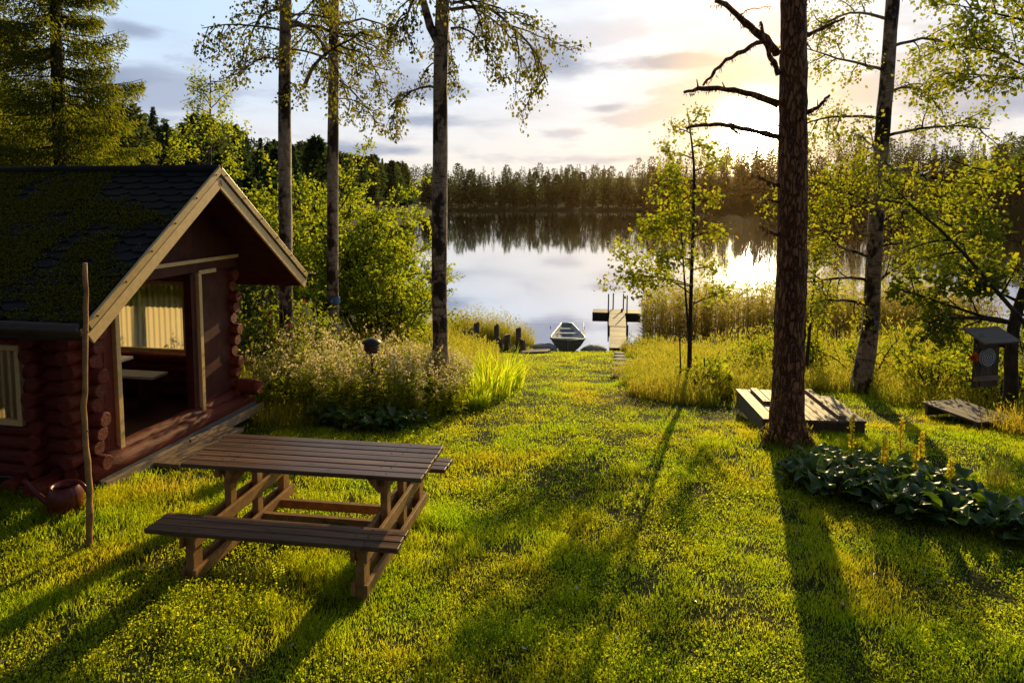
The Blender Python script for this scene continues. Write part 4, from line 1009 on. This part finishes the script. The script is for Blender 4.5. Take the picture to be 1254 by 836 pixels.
def young_birch():
    y = 18.2; b = on(-8.0, y); pts = [(b[0], b[1], b[2] - .1), (-8.0, y, 2.0), (-8.0, y, 3.6), (-7.95, y, 4.8), (-7.9, y, 6.0)]
    kw = dict(droop=.02, nch=6, wob=.14, spread=.7)
    lim = ring_limbs(.45, .98, 20, 1.25, .5, .016, 1, .55, **kw)
    tree('young_birch', b, 'slender young birch rising behind the cabin ridge', 'tree', pts, [.07, .06, .045, .03, .01], M['birch_bark'], M['willow_leaf'], lim, dict(per_m=42, size=.085, spread=.08, hang=.4), seg=8)
young_birch()

# shrubs of the left shore: many stemmed, loose crowns
def shrub(name, x, y, H, rad, label, leafm, nst=7, per_m=40, size=.075, group=None, cat='shrub', depth=2, spread=.06, droop=.02):
    b = on(x, y); lim = []
    kw = dict(droop=droop, nch=6, wob=.13, spread=.65, sub=.45, tmin=.2)
    for k in range(nst):
        a = 2 * np.pi * (k + rng.uniform(0, .7)) / nst; tilt = rng.uniform(.15, 1.0) * rad / H * 1.1
        lim.append((np.array(b) + np.array([math.cos(a) * .08, math.sin(a) * .08, -.05]), (math.cos(a) * tilt, math.sin(a) * tilt, 1), H * rng.uniform(.72, 1.08), .012 + .008 * H, depth, kw))
    return tree(name, b, label, cat, [(b[0], b[1], b[2] - .1), (b[0], b[1], b[2] + H * .25), (b[0] + .03, b[1], b[2] + H * .5)], [.03 + .01 * H, .02 + .006 * H, .01], M['bark'], leafm, lim, dict(per_m=per_m, size=size, spread=spread, hang=.25), group, seg=7)
shrub('willow_shrub', -4.0, 18.3, 4.6, 2.3, 'big bright green willow shrub between the banded birch and the lone birch', M['willow_leaf'], 13, 52, .115)
shrub('willow_shrub', -5.4, 19.5, 4.6, 1.7, 'bright green shrub seen between the first two birches', M['willow_leaf'], 12, 50, .115)
shrub('alder_shrub', -6.6, 17.0, 3.6, 1.5, 'green shrub just right of the cabin gable peak', M['willow_leaf'], 10, 46, .11)
shrub('willow_shrub', -3.0, 16.5, 2.4, 1.1, 'lower yellow green shrub at the foot of the big willow', M['willow_leaf'], 10, 50, .1)
shrub('alder_shrub', -9.4, 21.0, 4.0, 1.8, 'green shrub behind the cabin ridge beside the young birch', M['willow_leaf'], 8, 22, .11)
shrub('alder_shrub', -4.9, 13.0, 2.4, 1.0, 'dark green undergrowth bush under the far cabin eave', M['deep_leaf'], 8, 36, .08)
shrub('alder_shrub', -4.3, 11.6, 1.6, .7, 'small leafy bush right behind the cabin far corner', M['deep_leaf'], 7, 40, .075)
shrub('alder_shrub', -5.6, 14.6, 3.0, 1.2, 'leafy bush behind the cabin seen through its window', M['willow_leaf'], 10, 46, .11)
shrub('alder_shrub', -7.2, 13.2, 2.8, 1.3, 'bush behind the cabin back window', M['willow_leaf'], 10, 46, .11)
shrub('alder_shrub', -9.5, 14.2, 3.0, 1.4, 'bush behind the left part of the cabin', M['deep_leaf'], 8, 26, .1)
shrub('willow_shrub', -3.2, 20.6, 3.2, 1.2, 'shrub on the left bank at the edge of the open water', M['willow_leaf'], 9, 46, .1)
# climbing plant with red flowers on the first birch
def climber():
    b = on(-3.52, 10.45); lim = []
    kw = dict(droop=.03, nch=5, wob=.2, spread=.8)
    for k in range(6): lim.append((np.array(b) + (rng.normal() * .08, rng.normal() * .05, .2), (rng.normal() * .25, rng.normal() * .15, 1), rng.uniform(1.0, 1.75), .01, 1, kw))
    e = tree('climbing_rose', b, 'climbing plant with small red flowers on the birch beside the cabin', 'plant', [(b[0], b[1], b[2] - .1), (b[0], b[1], b[2] + .8), (b[0] - .05, b[1], b[2] + 1.6)], [.018, .014, .008], M['bark'], M['deep_leaf'], lim, dict(per_m=34, size=.075, spread=.07, hang=.3), seg=6)
    for k in range(9):
        m = MB(); c = np.array([rng.normal() * .16, rng.normal() * .1 - .1, rng.uniform(.75, 1.55)]); n = 14
        m.leaves(c + rng.normal(size=(n, 3)) * .008, rng.normal(size=(n, 3)), rng.normal(size=(n, 3)), .035, .03)
        m.build('flower', M['red_flower'], e)
    m = MB(); n = 220; c = np.stack([rng.normal(size=n) * .10 - .02, rng.normal(size=n) * .07 - .05, rng.uniform(.1, .75, n)], -1)
    m.leaves(c, rng.normal(size=(n, 3)) * .4 + (0, 0, 1), rng.normal(size=(n, 3)), .045, .012); tag(m.build('red_seed_heads', M['red_flower'], e), kind='stuff')
climber()

# bushes of the right shore thicket
rb = [(5.1, 13.2, .9, 'low yellow green bush right of the pine trunk'), (5.8, 13.6, 1.1, 'bushy weeds left of the right birch foot'), (6.9, 13.0, 1.1, 'golden leafy bush right of the leaning birch'), (7.7, 12.6, 1.2, 'bush in the middle of the thicket left of the target board'),
      (8.2, 11.6, 1.2, 'bush behind the target board'), (7.1, 11.2, .9, 'low bush behind the small platform'), (7.6, 10.4, 1.0, 'leafy bush between platform and target board'), (7.5, 9.0, .75, 'dark leafy bush at the foot of the maple'), (7.0, 7.9, .5, 'low bush spilling onto the grass at the right edge'),
      (8.8, 13.4, 1.4, 'taller bush at the right end of the thicket'), (9.6, 12.2, 1.5, 'bush by the right picture edge behind the maple'), (6.5, 14.6, 1.0, 'bush behind the right birch near the reeds'), (4.4, 12.9, .7, 'low bush at the left side of the pine trunk')]
for i, (x, y, h, lab) in enumerate(rb):
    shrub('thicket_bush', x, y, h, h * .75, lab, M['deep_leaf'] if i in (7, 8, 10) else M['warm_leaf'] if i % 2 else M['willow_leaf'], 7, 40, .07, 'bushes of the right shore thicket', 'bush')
shrub('currant_bush', 3.3, 11.6, .62, .4, 'bright yellow green large leaved bush between two dark stakes', M['willow_leaf'], 6, 46, .13, None, 'bush', 1)
def orange_flower():
    b = on(6.02, 8.5); e = empty('orange_flower', b); tag(e, 'single bright orange flower left of the round target', 'flower')
    z = sight(1192, 437, 8.5) - np.array(b); MB().tube([(0, 0, -.05), (z[0] * .6, 0, z[2] * .6), tuple(z)], .006, 5).build('stem', M['reed'], e)
    n = 40; MB().leaves(z + rng.normal(size=(n, 3)) * .012, rng.normal(size=(n, 3)), rng.normal(size=(n, 3)), .06, .045).build('petals', M['orange_flower'], e)
orange_flower()
# ------------------------------------------------------------------ leafy plants
def broad_leaf(mb, base, az, L, W, lift, curl):
    """one big ovate leaf blade on a short stalk"""
    n, m = 7, 5; V = []
    d = np.array([math.cos(az), math.sin(az), 0]); s = np.array([-math.sin(az), math.cos(az), 0])
    roll = rng.normal() * .25; wv = rng.uniform(0, 6)
    for i in range(n):
        t = i / (n - 1); w = W * math.sin(math.pi * min(1, t * .93 + .07)) ** .75 * (1 - .25 * t)
        r = L * (.12 + .88 * t); z = lift * (t * 1.35 - curl * t * t)
        for j in range(m):
            q = (j / (m - 1) - .5) * 2
            V.append(np.array(base) + d * r + s * (w / 2 * q) + np.array([0, 0, z + abs(q) ** 1.5 * w * .20 + q * roll * w * .5 + math.sin(wv + t * 9 + q * 2) * .012 * abs(q)]))
    i = np.arange(n - 1)[:, None] * m; j = np.arange(m - 1)[None, :]
    mb.add(V, np.stack([i + j, i + m + j, i + m + j + 1, i + j + 1], -1).reshape(-1, 4))
def rosette(nl, L):
    mb = MB(); st = MB()
    for k in range(nl):
        a = k * 2.4 + rng.normal() * .3; f = k / nl; l = L * rng.uniform(.72, 1.15) * (1 - .25 * f)
        h = .05 + .13 * f; b = (math.cos(a) * .05, math.sin(a) * .05, h)
        broad_leaf(mb, b, a, l, l * .68, .06 + .20 * f, rng.uniform(.7, 1.5)); st.tube([(0, 0, -.02), b, (b[0] + math.cos(a) * l * .3, b[1] + math.sin(a) * l * .3, h + .03)], [.008, .007, .005], 5)
    return mb, st
def bergenia(n):
    protos = []
    for k in range(n):
        mb, st = rosette(15, .25); e = empty('bergenia_plant', (0, 0, -50)); mb.build('leaf_rosette', M['big_leaf'], e, smooth=True); st.build('leaf_stalks', M['reed'], e)
        protos.append(e)
    return protos
pr = bergenia(4)
def put(spots, label, group, lo, hi):
    for i, (x, y) in enumerate(spots):
        k = rng.integers(0, 4); s = rng.uniform(lo, hi)
        o = dup(pr[k], on(x, y), rng.uniform(0, 6.28), (s, s, s * .85), label); tag(o, label, 'plant', group)
bed = []
for k in range(400):
    t = rng.uniform(0, 1); c = np.array([2.95, 6.95]) * (1 - t) + np.array([4.55, 5.05]) * t; w = .28 + .42 * math.sin(math.pi * min(1, t * 1.2 + .1))
    c = c + np.array([.72, .70]) * rng.uniform(-.35, 1) * w * 1.15
    if all((c[0] - b[0]) ** 2 + (c[1] - b[1]) ** 2 > .19 ** 2 for b in bed): bed.append(tuple(c))
put(bed, 'glossy broad leaved plant in the dark flower bed at the right', 'broad leaved plants in the right bed', .72, 1.15)
hb = [(-2.35, 8.95), (-2.1, 8.75), (-1.8, 8.7), (-1.55, 8.8), (-1.95, 9.0), (-2.6, 9.1), (-1.3, 8.95), (-1.65, 9.0)]
put(hb, 'dark broad leaved plant at the foot of the pale tall flowers', 'broad leaved plants in the left bed', .8, 1.1)
for e in pr:
    for c in list(e.children): bpy.data.objects.remove(c)
    bpy.data.objects.remove(e)

def spike(x, y, h, label):
    e = empty('yellow_flower_spike', on(x, y), rng.uniform(0, 6)); tag(e, label, 'flower', 'yellow flower spikes in the right bed')
    MB().tube([(0, 0, 0), (.01, 0, h * .5), (.02, .01, h)], [.007, .005, .003], 5).build('stem', M['reed'], e)
    n = 150; t = rng.uniform(.4, 1, n); P = np.stack([rng.normal(size=n) * .022 * (1.25 - t), rng.normal(size=n) * .022 * (1.25 - t), t * h], -1)
    MB().leaves(P, rng.normal(size=(n, 3)) + (0, 0, .4), rng.normal(size=(n, 3)), .03, .024).build('blossoms', M['yellow_flower'], e)
    n = 12; MB().leaves(np.stack([0 * np.ones(n), 0 * np.ones(n), rng.uniform(.1, .45, n) * h], -1), rng.normal(size=(n, 3)) * (1, 1, .3), (0, 0, 1.) + rng.normal(size=(n, 3)) * .2, .09, .03).build('leaves', M['clover'], e)
for x, y, h, lab in ((3.62, 7.1, .62, 'tallest yellow flower spike at the left end of the bed'), (3.78, 6.75, .48, 'second yellow flower spike from the left'), (4.12, 7.05, .60, 'tall yellow flower spike in the middle of the bed'), (4.02, 6.62, .44, 'short yellow spike among the dark leaves'), (4.2, 6.35, .38, 'yellow spike at the right of the bed group'), (3.88, 6.9, .36, 'shortest yellow spike between the taller ones'), (4.25, 6.9, .5, 'rightmost tall yellow flower spike')):
    spike(x, y, h, lab)

# pale plume-headed wild plants round the feeder
def plume_plant():
    e = empty('plume_plant', (0, 0, -50)); st = MB(); pl = MB(); lf = MB()
    for k in range(7):
        a = rng.uniform(0, 6.28); h = rng.uniform(.65, 1.1); p = poly((math.cos(a) * .05, math.sin(a) * .05, -.03), (math.cos(a) * .22, math.sin(a) * .22, 1), h, 7, .05, 0)
        st.tube(p, np.linspace(.006, .002, len(p)), 4, cap=False)
        for j in range(6):
            q, d = along(p, rng.uniform(.62, 1)); n = 7; dd = nz(rng.normal(size=3) + np.array([0, 0, .6])); s = rng.uniform(.02, .12, n)[:, None]
            pl.leaves(q + dd * s + rng.normal(size=(n, 3)) * .012, dd + rng.normal(size=(n, 3)) * .6, rng.normal(size=(n, 3)), rng.uniform(.028, .05, n), .02)
        n = 36; t = rng.uniform(.05, .85, n); q = np.array([along(p, x)[0] for x in t]); lf.leaves(q, rng.normal(size=(n, 3)) * (1, 1, .4) + (0, 0, .35), (0, 0, 1.) + rng.normal(size=(n, 3)) * .3, rng.uniform(.08, .16, n), rng.uniform(.018, .03, n))
    st.build('stems', M['reed'], e); tag(pl.build('seed_plumes', M['plume'], e), kind='stuff'); lf.build('leaves', M['willow_leaf'], e)
    return e
pp = [plume_plant() for _ in range(4)]
spots = []
for k in range(900):
    x, y = rng.uniform(-3.6, -.75), rng.uniform(9.1, 11.3)
    if y < 9.0 + .35 * abs(x + 2.0): continue
    if all((x - a) ** 2 + (y - b) ** 2 > .24 ** 2 for a, b in spots): spots.append((x, y))
for x, y in spots:
    s = rng.uniform(.72, 1.155) * (1.0 if x < -1.2 else .8)
    o = dup(pp[rng.integers(0, 4)], on(x, y), rng.uniform(0, 6.28), s); tag(o, 'pale plume headed wild plant in the flower patch round the bird feeder', 'plant', 'plume headed plants round the feeder')
for e in pp:
    for c in list(e.children): bpy.data.objects.remove(c)
    bpy.data.objects.remove(e)

# sword leaved clumps
def iris(x, y, h, n, label, r=.3, mat='clover'):
    a = rng.uniform(0, 6.28, n); rr = r * np.sqrt(rng.uniform(0, 1, n)); P = np.stack([rr * np.cos(a), rr * np.sin(a), np.zeros(n) - .03], -1)
    D = nz(np.stack([np.cos(a), np.sin(a)], -1) + rng.normal(size=(n, 2)) * .4)
    o = MB().blades(P, D, rng.uniform(.55, 1.1, n) * h, rng.uniform(.014, .026, n), rng.uniform(.1, .65, n)).build('iris_clump', M[mat]); o.location = on(x, y); tag(o, label, 'plant')
iris(-.42, 11.0, .72, 220, 'tall sword leaved iris clump right of the lone birch', .38)
iris(-.15, 11.9, .75, 180, 'second sword leaved clump behind the iris', .35)
iris(-.75, 12.2, .7, 160, 'sword leaved clump close behind the lone birch', .35)
iris(-.55, 10.15, .34, 320, 'small round dark tuft of grass at the edge of the lawn', .2)
def fern(x, y):
    e = empty('fern', on(x, y)); tag(e, 'small bright fern growing in front of the picnic bench', 'fern')
    st = MB(); lf = MB()
    for a, L in ((2.4, .2), (1.9, .17), (2.9, .14)):
        p = poly((0, 0, 0), (math.cos(a) * .45, math.sin(a) * .45, 1), L, 10, .02, .06); st.tube(p, .002, 4)
        for i in range(2, 11):
            d = nz(p[min(i, 10)] - p[i - 1]); s = nz(np.cross(d, (0, -1, .3)))
            for sg in (-1, 1): lf.leaves([p[i]], [s * sg + d * .4], [(0, -1, .4)], .05 * (1.1 - i / 11), .014)
    st.build('stems', M['reed'], e); lf.build('fronds', M['clover'], e)
fern(-1.62, 4.62)
def dock_leaf(x, y):
    mb = MB()
    for k in range(4): broad_leaf(mb, (0, 0, .02), k * 1.7 + .4, .14, .09, .05, .9)
    o = mb.build('dock_plant', M['willow_leaf'], smooth=True); o.location = on(x, y, .05); tag(o, 'light green broad leaf weed growing under the picnic table', 'plant')
dock_leaf(-1.5, 5.45)

# ------------------------------------------------------------------ grass
ca, sa = math.cos(-CA), math.sin(-CA)
def in_cabin(x, y):
    dx, dy = x - CX, y - CY; t = dx * ca + dy * sa; s = -dx * sa + dy * ca
    return (t < .24) & (s > -.1) & (s < 2.5)
def lawn_mask(x, y):
    m = ~in_cabin(x, y)
    m &= ~((np.abs(x - 3.93) < .64) & (np.abs(y - 9.25) < .69))
    m &= ~((np.abs(x + 3.62) < .2) & (np.abs(y - 7.67) < .55))
    m &= y < yshore(x) - .5
    # worn earth in front of the cabin, near the hatch
    for cx, cy, rx, ry in ((-3.25, 8.75, .5, .5), (-3.45, 7.4, .35, .8), (3.0, 10.0, .45, .3), (5.4, 9.7, .5, .3), (.9, 22.4, .8, .7)):
        d = ((x - cx) / rx) ** 2 + ((y - cy) / ry) ** 2
        m &= rng.uniform(0, 1, len(x)) > np.exp(-d * 1.2) * .93
    return m
def scatter(n, x0, x1, y0, y1, wedge=True):
    x = rng.uniform(x0, x1, n); y = rng.uniform(y0, y1, n)
    if wedge:
        k = np.abs(x) < .80 * y + .4; x = x[k]; y = y[k]
    return x, y
def lawn():
    mb = MB(); cv = MB()
    for y0, y1, x0, x1, dens, wsc in ((2.9, 4.6, -4.2, 4.2, 12500, 1), (4.6, 6.5, -5.5, 5.6, 9500, 1), (6.5, 9, -4.5, 7.6, 5600, 1.25), (9, 12.5, -5, 9.5, 3000, 1.7), (12.5, 17, -5, 6, 1300, 2.3), (17, 25.4, -4, 5, 700, 3.2)):
        x, y = scatter(int(dens * (y1 - y0) * (x1 - x0)), x0, x1, y0, y1); k = lawn_mask(x, y)
        dn = fbm(x, y, 3.2, 21, 3); k &= rng.uniform(0, 1, len(x)) < np.clip(.30 + (dn - .3) * 2.2, .12, 1)
        x = x[k]; y = y[k]; n = len(x); c = fbm(x, y, 1.6, 33, 3); c2 = vnoise(x, y, 5.5, 40)
        h = (.018 + .038 * np.clip((c - .3) * 2, 0, 1) + .02 * c2) * rng.uniform(.6, 1.35, n)
        h += .045 * np.clip((fbm(x, y, 2.4, 61, 3) - .60) * 7, 0, 1) * rng.uniform(.2, 1, n)
        # longer unmown fringe round legs, bench shade and trunk
        for cx, cy, r, ad in ((-1.6, 5.35, .75, .05), (-1.6, 4.75, .5, .05), (3.34, 8.1, .34, .13), (-3.4, 5.6, .5, .06), (-3.7, 6.2, .5, .06), (3.86, 8.3, .8, .06), (-.75, 5.9, .3, .09)):
            h += ad * np.exp(-((x - cx) ** 2 + (y - cy) ** 2) / r ** 2) * rng.uniform(.2, 1.2, n)
        z = G(x, y) - .006; P = np.stack([x, y, z], -1); D = nz(rng.normal(size=(n, 2)))
        cl = (rng.uniform(0, 1, n) < np.clip((vnoise(x, y, .9, 55) - .35) * 2.2, .06, .85) * (.75 if y0 < 6.5 else .3))
        g = ~cl
        mb.blades(P[g], D[g], h[g], rng.uniform(.0026, .0048, g.sum()) * wsc, rng.uniform(.25, .95, g.sum()), seg=2 if y0 < 9 else 1)
        q = cl.sum(); PP = P[cl] + np.array([0, 0, 1]) * (h[cl] * rng.uniform(.4, 1.0, q))[:, None]
        LL = rng.uniform(.008, .021, q) * wsc ** .7
        cv.leaves(PP, np.concatenate([D[cl], rng.normal(size=(q, 1)) * .6], 1), (0, 0, .8) + rng.normal(size=(q, 3)) * .55, LL, LL * .85, mid=.55)
    tag(mb.build('lawn_grass', M['grass']), kind='stuff'); tag(cv.build('lawn_clover', M['clover']), kind='stuff')
    n = 150; x = rng.uniform(-3.5, 5, n); y = rng.uniform(3.2, 9, n); k = lawn_mask(x, y) & (np.abs(x) < .8 * y); x = x[k]; y = y[k]; n = len(x)
    tag(MB().leaves(np.stack([x, y, G(x, y) + .045], -1), np.concatenate([rng.normal(size=(n, 2)), rng.normal(size=(n, 1)) * .15], 1), (0, 0, 1.) + rng.normal(size=(n, 3)) * .3, rng.uniform(.025, .05, n), rng.uniform(.016, .03, n)).build('fallen_leaves', M['dry_leaf']), kind='stuff')
lawn()
def tall_grass():
    mb = MB(); gd = MB()
    def patch(n, cx, cy, rx, ry, h0, h1, gold=.4, w=.008, bend=(.1, .6)):
        a = rng.uniform(0, 6.28, n); r = np.sqrt(rng.uniform(0, 1, n)); x = cx + rx * r * np.cos(a); y = cy + ry * r * np.sin(a)
        k = fbm(x, y, 1.5, 70, 3) > .30; x = x[k]; y = y[k]; n = len(x)
        if not n: return
        P = np.stack([x, y, G(x, y) - .02], -1); h = rng.uniform(h0, h1, n) * (1.15 - .5 * ((x - cx) ** 2 / rx ** 2 + (y - cy) ** 2 / ry ** 2)); isg = rng.uniform(0, 1, n) < gold
        hd = isg & (rng.uniform(0, 1, n) < .22)
        if hd.any():
            for _ in range(3):
                q = hd.sum(); gd.leaves(P[hd] + np.stack([0 * h[hd], 0 * h[hd], h[hd] * rng.uniform(.85, 1.15, q)], -1) + rng.normal(size=(q, 3)) * w * 1.5, rng.normal(size=(q, 3)) * .5 + (0, 0, .8), rng.normal(size=(q, 3)), w * rng.uniform(6, 10, q), w * 1.8)
        h = h * np.where(hd, 1.15, 1.0) * rng.uniform(.6, 1.1, n)
        for mm, kk in ((mb, ~isg), (gd, isg)): mm.blades(P[kk], nz(rng.normal(size=(kk.sum(), 2))), h[kk], w * rng.uniform(.6, 1.3, kk.sum()), rng.uniform(*bend, kk.sum()))
    # left bank knoll
    patch(5200, -1.0, 25.6, 1.9, 1.3, .5, 1.0, .55, .013); patch(2600, -2.8, 23.5, 1.6, 2.5, .5, 1.0, .4, .014); patch(2600, -1.3, 20.0, .9, 2.3, .3, .55, .35, .012); patch(2600, -1.0, 16.0, .75, 3.2, .35, .65, .3, .011)
    patch(2200, -.75, 13.2, .6, 1.6, .3, .6, .25, .010); patch(1800, -3.0, 9.1, .55, .5, .12, .3, .1, .007); patch(2600, -4.2, 10.4, 1.2, .9, .2, .5, .2, .009); patch(2600, -5.2, 12, 1.6, 1.3, .3, .6, .2, .011); patch(2200, -3.4, 15.5, 2.2, 2, .3, .7, .35, .013)
    # meadow between sapling and pine, right of the stones
    patch(5200, 3.3, 11.2, 1.35, .95, .2, .5, .42, .008); patch(3600, 2.5, 12.8, .55, 1.7, .2, .4, .3, .009); patch(5200, 4.4, 11.9, 1.0, .9, .22, .5, .4, .009); patch(5000, 4.3, 15, 1.6, 2.2, .25, .5, .35, .012); patch(5600, 4.9, 19.5, 1.5, 3.2, .3, .55, .2, .014); patch(3000, 4.7, 23.2, .9, 2.0, .35, .6, .15, .016)
    patch(4200, 6.0, 12.2, 1.5, .8, .2, .45, .3, .009); patch(4200, 7.2, 10.9, 1.3, .9, .2, .45, .25, .009); patch(4500, 8, 14.5, 3, 2, .3, .6, .4, .013); patch(5200, 8.5, 18.5, 4, 3, .35, .6, .35, .016); patch(2200, 7.0, 8.8, .7, .6, .15, .4, .2, .008); patch(3000, 9.5, 11, 1.5, 1.5, .3, .7, .3, .011)
    patch(3400, 11, 22, 5, 3, .6, 1.1, .4, .02)
    patch(500, 3.34, 8.05, .36, .3, .1, .28, .5, .006); patch(130, 4.95, 6.75, .14, .1, .25, .5, 1, .006, (.2, .7)); patch(260, -3.33, 6.35, .4, .2, .1, .25, .1, .007)
    tag(mb.build('meadow_grass', M['tall_grass']), kind='stuff'); tag(gd.build('dry_meadow_grass', M['gold_grass']), kind='stuff')
tall_grass()
def reeds():
    mb = MB(); lf = MB(); n = 3400
    x = rng.uniform(4.3, 19, n); y = 25.0 + np.abs(rng.normal(size=n)) * 2.7 + .05 * x; k = (x > 4.9 + (y - 25) * .16) & (fbm(x, y, .8, 90, 3) > .2); x = x[k]; y = y[k]; n = len(x)
    h = rng.uniform(1.3, 2.45, n); z = np.full(n, WATER - .25); P = np.stack([x, y, z], -1); D = nz(rng.normal(size=(n, 2)))
    mb.blades(P, D, h + .2, rng.uniform(.016, .028, n), rng.uniform(.02, .12, n))
    for k in range(5):
        t = rng.uniform(.25, .95, n); Q = P + np.array([0, 0, 1]) * (h * t)[:, None] + np.concatenate([D * (h * t * .06)[:, None], np.zeros((n, 1))], 1)
        lf.leaves(Q, np.stack([rng.normal(size=n), rng.normal(size=n), rng.uniform(-.1, 1.0, n)], -1), rng.normal(size=(n, 3)), rng.uniform(.22, .5, n), rng.uniform(.02, .04, n))
    sel = rng.uniform(0, 1, n) < .5; q = sel.sum()
    for k in range(5): lf.leaves(P[sel] + np.stack([D[sel, 0] * .1, D[sel, 1] * .1, h[sel] + .1], -1) + rng.normal(size=(q, 3)) * .05, rng.normal(size=(q, 3)) * .5 + (0, 0, .5), rng.normal(size=(q, 3)), .16, .05, m=1)
    o = mb.build('reed_stems', M['reed']); tag(o, kind='stuff'); o = lf.build('reed_leaves', [M['reed'], M['gold_grass']]); tag(o, kind='stuff')
reeds()

# ------------------------------------------------------------------ far woods
def far_conifer(H, Rr, kind, q):
    mb = MB(); mb.tube([(0, 0, -1), (0, 0, H * .96)], [H * .010 + .05, .03], 5, m=1, cap=False)
    if kind == 'spruce':
        t = rng.uniform(.08, 1, q) ** .85; r = Rr * (1 - t) ** .8 * rng.uniform(.35, 1.1, q) * (.75 + .35 * np.sin(t * 40)); sz = (.30 + .75 * (1 - t)) * Rr * .42
    elif kind == 'pine':
        t = .32 + .68 * rng.uniform(0, 1, q) ** .8; ph = (t - .32) / .68; r = Rr * np.sin(np.pi * np.clip(ph * .85 + .12, 0, 1)) * rng.uniform(.2, 1.1, q) * (.6 + .5 * np.abs(np.sin(t * 22))); sz = np.full(q, Rr * .34)
    else:
        t = .18 + .82 * rng.uniform(0, 1, q); ph = (t - .18) / .82; r = Rr * np.sin(np.pi * np.clip(ph * .8 + .14, 0, 1)) ** .8 * np.sqrt(rng.uniform(0.1, 1.1, q)); sz = np.full(q, Rr * .28)
    a = rng.uniform(0, 6.28, q); P = np.stack([r * np.cos(a), r * np.sin(a), t * H], -1)
    out = np.stack([np.cos(a), np.sin(a), np.full(q, -.45 if kind == 'spruce' else .1)], -1)
    mb.leaves(P, out + rng.normal(size=(q, 3)) * .5, rng.normal(size=(q, 3)) + (0, 0, .6), sz * rng.uniform(.7, 1.4, q), sz * rng.uniform(.4, .8, q))
    return mb
def woods():
    kinds = ('spruce', 'spruce', 'pine', 'pine', 'birch', 'birch')
    hi = []; lo = []
    for k in kinds:
        leafm = M['far_leaf'] if k == 'birch' else M['far_conifer']
        w = {'spruce': 2.6, 'pine': 2.5, 'birch': 3.0}[k]
        for L, q in ((hi, 1500), (lo, 620)):
            m = far_conifer(15, w, k, q); o = m.build('far_%s_tree' % k, [leafm, M['bark']]); L.append(o)
    def plant(protos, x, y, s, i, label, group):
        o = protos[i].copy(); C.objects.link(o); o.location = on(x, y); o.rotation_euler.z = rng.uniform(0, 6.28); o.scale = (s * rng.uniform(.85, 1.2), s * rng.uniform(.85, 1.2), s)
        tag(o, label, 'tree', group); return o
    names = ('conifer', 'conifer', 'pine', 'pine', 'leafy tree', 'leafy tree')
    def hill_h(x, y): return max(5., y * (.035 + .20 * (abs(x) / y - .1)) + 2.75 - gz(x, y))
    # left shore wood
    for k in range(105):
        f = k / 105; yy = 62 + 190 * f ** 1.3 + rng.normal() * 5; xs = np.interp(yy, [40, 70, 130, 250, 500], [-8, -20, -28, -34, -60]) - 2 - abs(rng.normal()) * 9 - (20 * rng.uniform(0, 1) if k % 3 == 0 else 0)
        i = rng.choice([0, 1, 0, 1, 4, 5, 2]); s = hill_h(xs, yy) * rng.uniform(.72, 1.12) / 15
        plant(hi, xs, yy, s, i, 'dark ' + names[i] + ' in the wood on the left shore of the lake', 'trees of the left shore wood, ' + names[i])
    # far shore, front row
    for k in range(95):
        x = -45 + 175 * (k + rng.uniform(0, 1)) / 95; yy = float(yfar(x)) + 3 + abs(rng.normal()) * 7; i = rng.choice([0, 1, 0, 1, 2, 3])
        plant(lo, x, yy, rng.uniform(.55, 1.38), i, names[i] + ' in the treeline along the far shore of the lake', 'trees along the far shore, ' + names[i])
    for k in range(70):
        x = 85 + 150 * (k + rng.uniform(0, 1)) / 70; yy = float(yfar(x)) + 3 + abs(rng.normal()) * 10; i = rng.choice([0, 1, 0, 1, 2, 3])
        plant(lo, x, yy, rng.uniform(.7, 1.6), i, names[i] + ' on the wooded rise behind the right part of the lake', 'trees on the right far rise, ' + names[i])
    # the wood behind as one mass
    mass = MB()
    base = [(far_conifer(15, w, k, 170), k) for k, w in (('spruce', 2.8), ('pine', 2.6), ('birch', 3.2))]
    def add(x, y, s, b):
        V = np.concatenate(b.V); a = rng.uniform(0, 6.28); c, d = math.cos(a), math.sin(a)
        W = np.stack([V[:, 0] * c - V[:, 1] * d, V[:, 0] * d + V[:, 1] * c, V[:, 2]], -1) * s + np.array(on(x, y)); first = True; off = mass.n
        mass.V.append(W); mass.n += len(W)
        for (kk, m), L in b.F.items():
            for A in L: mass.F.setdefault((kk, m), []).append(A + off)
    for k in range(520):
        x = rng.uniform(-70, 260); yy = float(yfar(x)) + 10 + rng.uniform(0, 1) ** 1.3 * 75; add(x, yy, rng.uniform(.8, 1.3) * (1.12 if x > 88 else 1), base[rng.choice([0, 0, 0, 1])][0])
    for k in range(260):
        yy = rng.uniform(60, 300); xs = np.interp(yy, [40, 70, 130, 250, 500], [-8, -20, -28, -34, -60]) - 14 - rng.uniform(0, 70); add(xs, yy, hill_h(xs, yy) * rng.uniform(.7, 1.05) / 15, base[rng.choice([0, 0, 1, 2])][0])
    for k in range(200):
        x = rng.uniform(-60, 250); add(x, float(yfar(x)) + 1.5 + rng.uniform(0, 4), rng.uniform(.12, .35), base[2][0])
    o = mass.build('far_forest', [M['far_conifer'], M['bark']]); tag(o, kind='stuff')
    for o in hi + lo: bpy.data.objects.remove(o)
woods()
